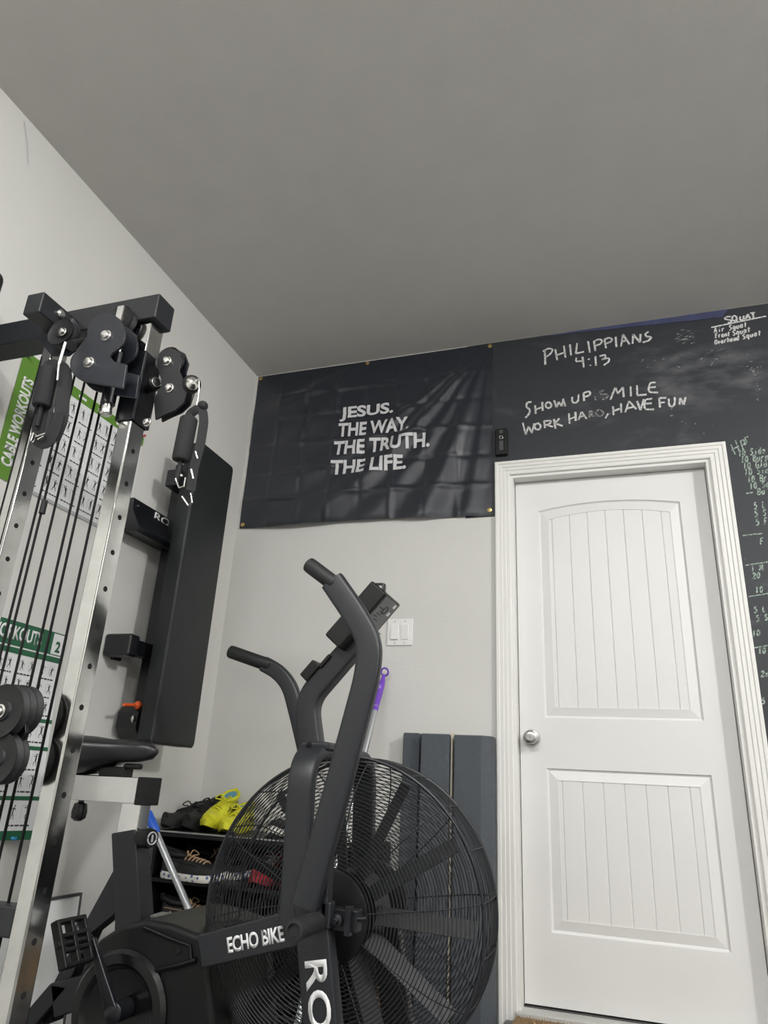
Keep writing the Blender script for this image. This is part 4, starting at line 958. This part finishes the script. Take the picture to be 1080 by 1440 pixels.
ax_ = V((1, -.25, .05)).normalized(); mb = MB().ring(V((q.x, YM, q.z))+ax_*.0635, ax_, .015, .0022, 24); mb.box(V((q.x, YM, q.z))+ax_*.064, (.002, .006, .018)); mb.build('knob_emblem', M['ink_grey'], kn)
# saddle: lofted sections along X from tail to nose
zs = AY(165, 1060, YM).z; xn = AY(222, 1050, YM).x
mb = MB(); rings = []
for t_, hw, top, bot in ((0, .030, .012, -.03), (.03, .085, .030, -.062), (.10, .112, .036, -.075), (.25, .108, .034, -.070), (.42, .075, .028, -.052), (.60, .044, .026, -.036), (.80, .030, .026, -.032), (.93, .024, .020, -.024), (1.0, .008, .006, -.008)):
    x = xn-.285*(1-t_); ring_ = []
    for k in range(20):
        a = 2*pi*k/20; ca_, sa = cos(a), sin(a); yy = hw*math.copysign(abs(ca_)**.75, ca_); zz = top*abs(sa)**.8 if sa > 0 else bot*abs(sa)**.55
        ring_.append(V((x, YM+yy, zs+.012+zz)))
    rings.append(ring_)
mb.loft(rings); sad = mb.build('saddle', mat('saddle_vinyl', (.016, .016, .018), .33, bump=.1, bscale=500), BK, ang=80)
q = AY(165, 1088, YM)
mb = MB(); mb.box((q.x-.005, YM, q.z+.004), (.085, .05, .030)); mb.box((q.x+.05, YM, q.z+.022), (.05, .03, .016)); mb.build('saddle_clamp', M['plastic'], sad, bevel=.006)
mb = MB().cyl((q.x, YM, q.z-.02), (q.x, YM, q.z+.006), .011, 14); mb.build('saddle_bolt', M['steel'], sad)

# ------------------------------------------------------------------ things along the back wall
# grey foam mats stood on end
mt_ = AY(567, 1030, -.10)
def mat_block(label, px0, px1, y0_, y1_, top, bx_=0.006):
    a, b = AY(px0, top, y0_), AY(px1, top, y0_)
    mb = MB().span((a.x, y0_, .004), (b.x, y1_, a.z)); o = mb.build('foam_mat', M['greymat'], None, bevel=bx_, seg=3)
    tag(o, label, 'foam mat', 'grey foam mats leaning on the back wall'); return o
mat_block('narrow dark grey foam mat on end, leftmost of the three by the door', 567, 590.5, -.055, -.006, 1030)
mat_block('grey foam mat standing on end left of the beige board edge', 592, 632.5, -.095, -.030, 1031)
a, b, c_ = AY(638.5, 1033, -.105), AY(677, 1034, -.108), AY(698.5, 1036.5, -.072)
mb = MB().prism([V((a.x, -.105, .004)), V((b.x, -.108, .004)), V((min(c_.x, CXL-.004), -.075, .004)), V((min(c_.x, CXL-.004), -.012, .004)), V((a.x, -.012, .004))], (0, 0, a.z-.004))
tag(mb.build('foam_mat', M['greymat'], None, bevel=.005, seg=3), 'grey foam mat on end between beige board edge and door casing', 'foam mat', 'grey foam mats leaning on the back wall')
a, b = AY(633.4, 1031, -.06), AY(637.6, 1031, -.06)
tag(MB().span((a.x, -.072, .004), (b.x+.0005, -.006, a.z)).build('board', M['beige'], None, bevel=.001), 'beige board edge showing between two grey foam mats', 'board')

# mop with purple grip
T = AY(541, 945, -.035); Q = AY(505, 1090, -.24); d = (Q-T).normalized(); F0 = T+d*((T.z-.01)/-d.z)
mo = thing('mop', 'silver mop handle with purple grip leaning on back wall', 'mop', F0)
mb = MB().tube([T+d*.16, F0], .0115, 16); mb.build('pole', M['silver'], mo)
mb = MB().sweep([T+d*.015, T+d*.03, T+d*.06, T+d*.10, T+d*.17, T+d*.19], circ(.0135, 18), scale=[.45, .6, 1.0, 1.0, .85, .9]); gp_ = mb.build('grip', M['purple'], mo)
mb = MB().ring(T, (.1, 1, .2), .0165, .004, 28, 8); mb.build('hanging_ring', M['purple'], mo)
mb = MB().sphere(T+d*.085+V((0, -.010, 0)), .010, (.7, .5, 1.8)); mb.build('thumb_pad', mat('lilac_plastic', (.36, .24, .70), .4), gp_)
mb = MB().box(F0+V((0, .01, .018)), (.26, .10, .03)); mb.build('head', M['white'], mo, bevel=.006)

# blue-ended pole in front of the shoe rack
T = AY(207, 1142, -.46); Q = AY(269, 1287, -.50); d = (Q-T).normalized(); F0 = T+d*((T.z-.02)/-d.z)
po_ = thing('pole', 'grey metal pole with blue end cap leaning in front of shoe rack', 'pole', F0)
mb = MB().tube([T+d*.05, F0], .0125, 16); mb.build('shaft', M['silver'], po_)
mb = MB().sweep([T, T+d*.01, T+d*.08, T+d*.095], circ(.0175, 18), scale=[.8, 1, 1, .85]); mb.build('end_cap', M['blue'], po_)

# shoe rack
ry0, ry1 = -.36, -.02; rx0, rx1 = .045, .900
rk = thing('shoe_rack', 'black shoe rack full of shoes against the back wall corner', 'shoe rack', (.5, -.19, 0))
ztops = [.648, .482, .315, .150]
mb = MB().span((rx0, ry0, ztops[0]-.022), (rx1, ry1, ztops[0])); mb.build('top_board', M['plastic'], rk, bevel=.002)
mb = MB().span((rx0, ry0-.003, ztops[0]-.006), (rx1, ry0+.001, ztops[0]-.001)); mb.build('edge_strip', M['nickel'], rk)
for z in ztops[1:]:
    mb = MB().span((rx0+.012, ry0, z-.014), (rx1-.012, ry1, z)); mb.build('shelf', M['plastic'], rk, bevel=.002)
for x in (rx0, rx1-.012):
    mb = MB().span((x, ry0, 0), (x+.012, ry1, ztops[0]-.022)); mb.build('side_panel', M['plastic'], rk, bevel=.002)
mb = MB().span((rx0, ry1-.006, .02), (rx1, ry1, ztops[0]-.022)); mb.build('back_panel', M['plastic'], rk)

# shoes: toe to +X, heel at -X, sole on z = 0
def make_shoe(up, so, lin, lace, mark=None, high=0.0, chunky=.024):
    L_ = .29; t_ = thing('shoe', 'shoe', 'shoe')
    def ol(x):           # half widths (outer, inner) along the length
        s = x/L_; return .030+.020*sin(min(1, max(0, (s-.30)/.62))*pi)**.8 + (.004 if s < .3 else 0)
    def rim(x):
        s = x/L_; k = 1
        if s < .10: k = math.sqrt(max(0.02, 1-((.10-s)/.10)**2))
        if s > .80: k = math.sqrt(max(0.004, 1-((s-.80)/.20)**2))
        return ol(x)*k
    xs = [L_*i/26 for i in range(27)]
    poly = [(x, -rim(x)) for x in xs]+[(x, rim(x)) for x in xs[::-1]]
    spring = lambda x: .020*max(0, (x/L_-.72)/.28)**2 + .006*max(0, (.1-x/L_)/.1)
    mb = MB(); mb.loft([[V((x, y*k, spring(x)+z)) for x, y in poly] for z, k in ((0, .93), (.006, 1), (chunky-.004, 1.02), (chunky, .97))]); mb.build('sole', so, t_)
    def hgt(x):
        s = x/L_; top = .062+high
        if s < .30: return top+.010*(1-s/.30)**2*1.2
        if s < .62: return top-(s-.30)/.32*(top-.046)*.9
        return .046+.0*s-(s-.62)/.38*.018 if s < .97 else .02
    mb = MB(); rings = []; n = 16
    for x in xs[:-1]:
        w_ = max(.004, rim(x)*.93); h = hgt(x); z0_ = chunky-.006+spring(x); r_ = []
        openw = .45 if x/L_ < .34 else 0
        for k in range(n+1):
            a = pi*k/n; c_, s_ = cos(a), sin(a)
            r_.append(V((x, w_*math.copysign(abs(c_)**.78, c_), z0_+h*(s_**.82 if s_ > 0 else 0))))
        rings.append(r_)
    mb.loft(rings, closed=False)
    mb.face([v for v in [mb.v(q) for q in rings[0]]][::-1])
    mb.face([v for v in [mb.v(q) for q in rings[-1]]])
    mb.build('upper', up, t_, ang=60)
    # collar and opening
    zc = chunky+hgt(.03); mb = MB()
    col = [V((.052+.050*cos(a), .029*sin(a), chunky+hgt(max(0, .052+.050*cos(a)))*1.0-.004+.010*(1-cos(a))*.3)) for a in [2*pi*i/20 for i in range(20)]]
    mb.tube(col, .0085, 10, closed=True); mb.build('collar', up, t_)
    mb = MB(); mb.face([mb.v(q+V((0, 0, .003))) for q in col]); mb.build('lining', lin, t_)
    mb = MB()
    for i in range(6):
        x = .112+.016*i; h = chunky-.004+hgt(x)+.001; wv = .022
        mb.tube(smooth_path([V((x-.004, -wv, h-.010)), V((x, -wv*.4, h+.002)), V((x+.003, wv*.4, h+.002)), V((x+.004, wv, h-.010))], 3), .0032, 6)
    h = chunky+hgt(.11)
    for s in (-1, 1): mb.tube(smooth_path([V((.112, 0, h)), V((.115, s*.02, h+.018)), V((.13, s*.036, h+.004)), V((.118, s*.012, h))], 5), .0026, 6)
    mb.build('laces', lace, t_)
    mb = MB(); mb.tube(smooth_path([V((-.002, 0, chunky+hgt(0)-.012)), V((-.009, 0, chunky+hgt(0)+.004)), V((.003, 0, chunky+hgt(0)+.010))], 4), .006, 8); mb.build('heel_tab', up, t_)
    if mark:
        mb = MB()
        for s in (-1, 1):
            for (xa_, za_, xb_, zb_) in ((.03, .018, .075, .034), (.05, .016, .085, .030), (.045, .038, .07, .018)):
                P_ = []
                for u in (0, .5, 1):
                    x = xa_+(xb_-xa_)*u; z = za_+(zb_-za_)*u; w_ = rim(x)*.93; sz = min(1, z/hgt(x)); cc_ = max(0, 1-sz**(2/.82))**.5
                    P_.append(V((x, s*(w_*cc_**.78+.0012), chunky-.006+z)))
                mb.tube(P_, .0022, 5)
        mb.build('side_mark', mark, t_)
    mb = MB(); 
    for s in (-1, 1):
        mb.tube([V((x, s*(rim(x)*.93*.86), chunky+hgt(x)*.62)) for x in (.02, .05, .08, .11, .14, .17)], .0016, 5)
    mb.build('stitching', mark or lin, t_)
    return t_
def dup(root, label, loc, rot, group):
    r = root.copy(); COL.objects.link(r); r.location = loc; r.rotation_euler = rot; r['label'] = label; r['group'] = group
    for ch in list(root.children):
        c = ch.copy(); COL.objects.link(c); c.parent = r
    return r
def place(root, label, loc, rot, group): root.location = loc; root.rotation_euler = rot; root['label'] = label; root['group'] = group; return root
D = rad
z1_ = ztops[0]+.001
yel = make_shoe(M['yellow'], M['yellow'], M['lining_blue'], M['yellow'], M['ink'])
place(yel, 'bright yellow running shoe on shoe rack top, left one with raised heel', (.196, -.060, z1_+.052), (D(-8), D(9), D(-80)), 'yellow running shoes on the rack top')
dup(yel, 'bright yellow running shoe on shoe rack top, right one near the fan', (.282, -.058, z1_+.004), (0, D(1), D(-80)), 'yellow running shoes on the rack top')
blk_ = make_shoe(M['shoeblack'], M['shoeblack'], M['shoeblack'], M['shoeblack'], M['shoegrey'])
place(blk_, 'black running shoe at far left end of shoe rack top', (.078, -.055, z1_), (0, 0, D(-94)), 'black running shoes on the rack top')
dup(blk_, 'black running shoe on rack top, raised between its pair and the yellow shoe', (.150, -.050, z1_+.028), (D(-10), D(6), D(-90)), 'black running shoes on the rack top')
bw = make_shoe(M['shoeblack'], M['solewhite'], M['shoeblack'], M['lace_white'], M['solewhite'])
place(bw, 'black shoe with white sole on rack top behind fan guard left', (.485, -.06, z1_), (0, 0, D(-80)), 'black shoes with white soles on the rack top')
dup(bw, 'black shoe with white sole on rack top beside the mop pole', (.66, -.06, z1_), (0, 0, D(-85)), 'black shoes with white soles on the rack top')
wh = make_shoe(M['solewhite'], M['solewhite'], M['shoeblack'], M['lace_white'], M['shoeblack'])
place(wh, 'white shoe with black marks at right end of shoe rack top', (.845, -.335, z1_), (0, 0, D(98)), None); wh.pop('group', None) if 'group' in wh else None
z2_ = ztops[1]+.001
fl = make_shoe(M['shoeblack'], M['floral'], M['shoeblack'], M['lace_tan'], None)
place(fl, 'black shoe with floral white sole on second shelf, front one', (.085, -.335, z2_), (0, 0, D(-2)), 'floral soled shoes on the second shelf')
dup(fl, 'black shoe with floral white sole on second shelf, rear one', (.115, -.21, z2_), (0, 0, D(4)), 'floral soled shoes on the second shelf')
rd = make_shoe(M['shoered'], M['shoered'], M['shoeblack'], M['lace_white'], None, high=.01)
place(rd, 'red shoe with white laces on second shelf, left of the pair', (.475, -.07, z2_), (0, 0, D(-88)), 'red shoes on the second shelf')
dup(rd, 'red shoe with white laces on second shelf, right of the pair', (.585, -.06, z2_), (0, 0, D(-85)), 'red shoes on the second shelf')
z3_ = ztops[2]+.001
br_ = make_shoe(M['shoeblack'], M['shoegrey'], M['shoeblack'], M['lace_tan'], M['lace_tan'])
place(br_, 'black shoe with loose tan laces on third shelf, left one', (.09, -.31, z3_), (0, 0, D(10)), 'tan laced shoes on the third shelf')
dup(br_, 'black shoe with loose tan laces on third shelf, rear one', (.12, -.19, z3_), (0, 0, D(6)), 'tan laced shoes on the third shelf')
gy = make_shoe(M['shoegrey'], M['shoegrey'], M['shoeblack'], M['shoegrey'], None)
place(gy, 'dark grey shoe on third shelf behind fan guard, left one', (.405, -.06, z3_), (0, 0, D(-90)), 'grey shoes on the third shelf')
dup(gy, 'dark grey shoe on third shelf behind fan guard, right one', (.515, -.06, z3_), (0, 0, D(-90)), 'grey shoes on the third shelf')
og = make_shoe(M['shoeorange'], M['solewhite'], M['shoeblack'], M['lace_tan'], None)
place(og, 'orange shoe on third shelf behind fan guard, beside the grey shoes', (.63, -.06, z3_), (0, 0, D(-88)), None); og.pop('group', None) if 'group' in og else None
spk = make_shoe(M['speckle'], M['speckle'], M['shoeblack'], M['lace_tan'], None, high=.05)
q = AY(548, 1395, -.42)
place(spk, 'brown speckled shoe standing on its heel behind lower fan guard', (q.x, -.47, .02), (0, D(-78), D(80)), None); spk.pop('group', None) if 'group' in spk else None
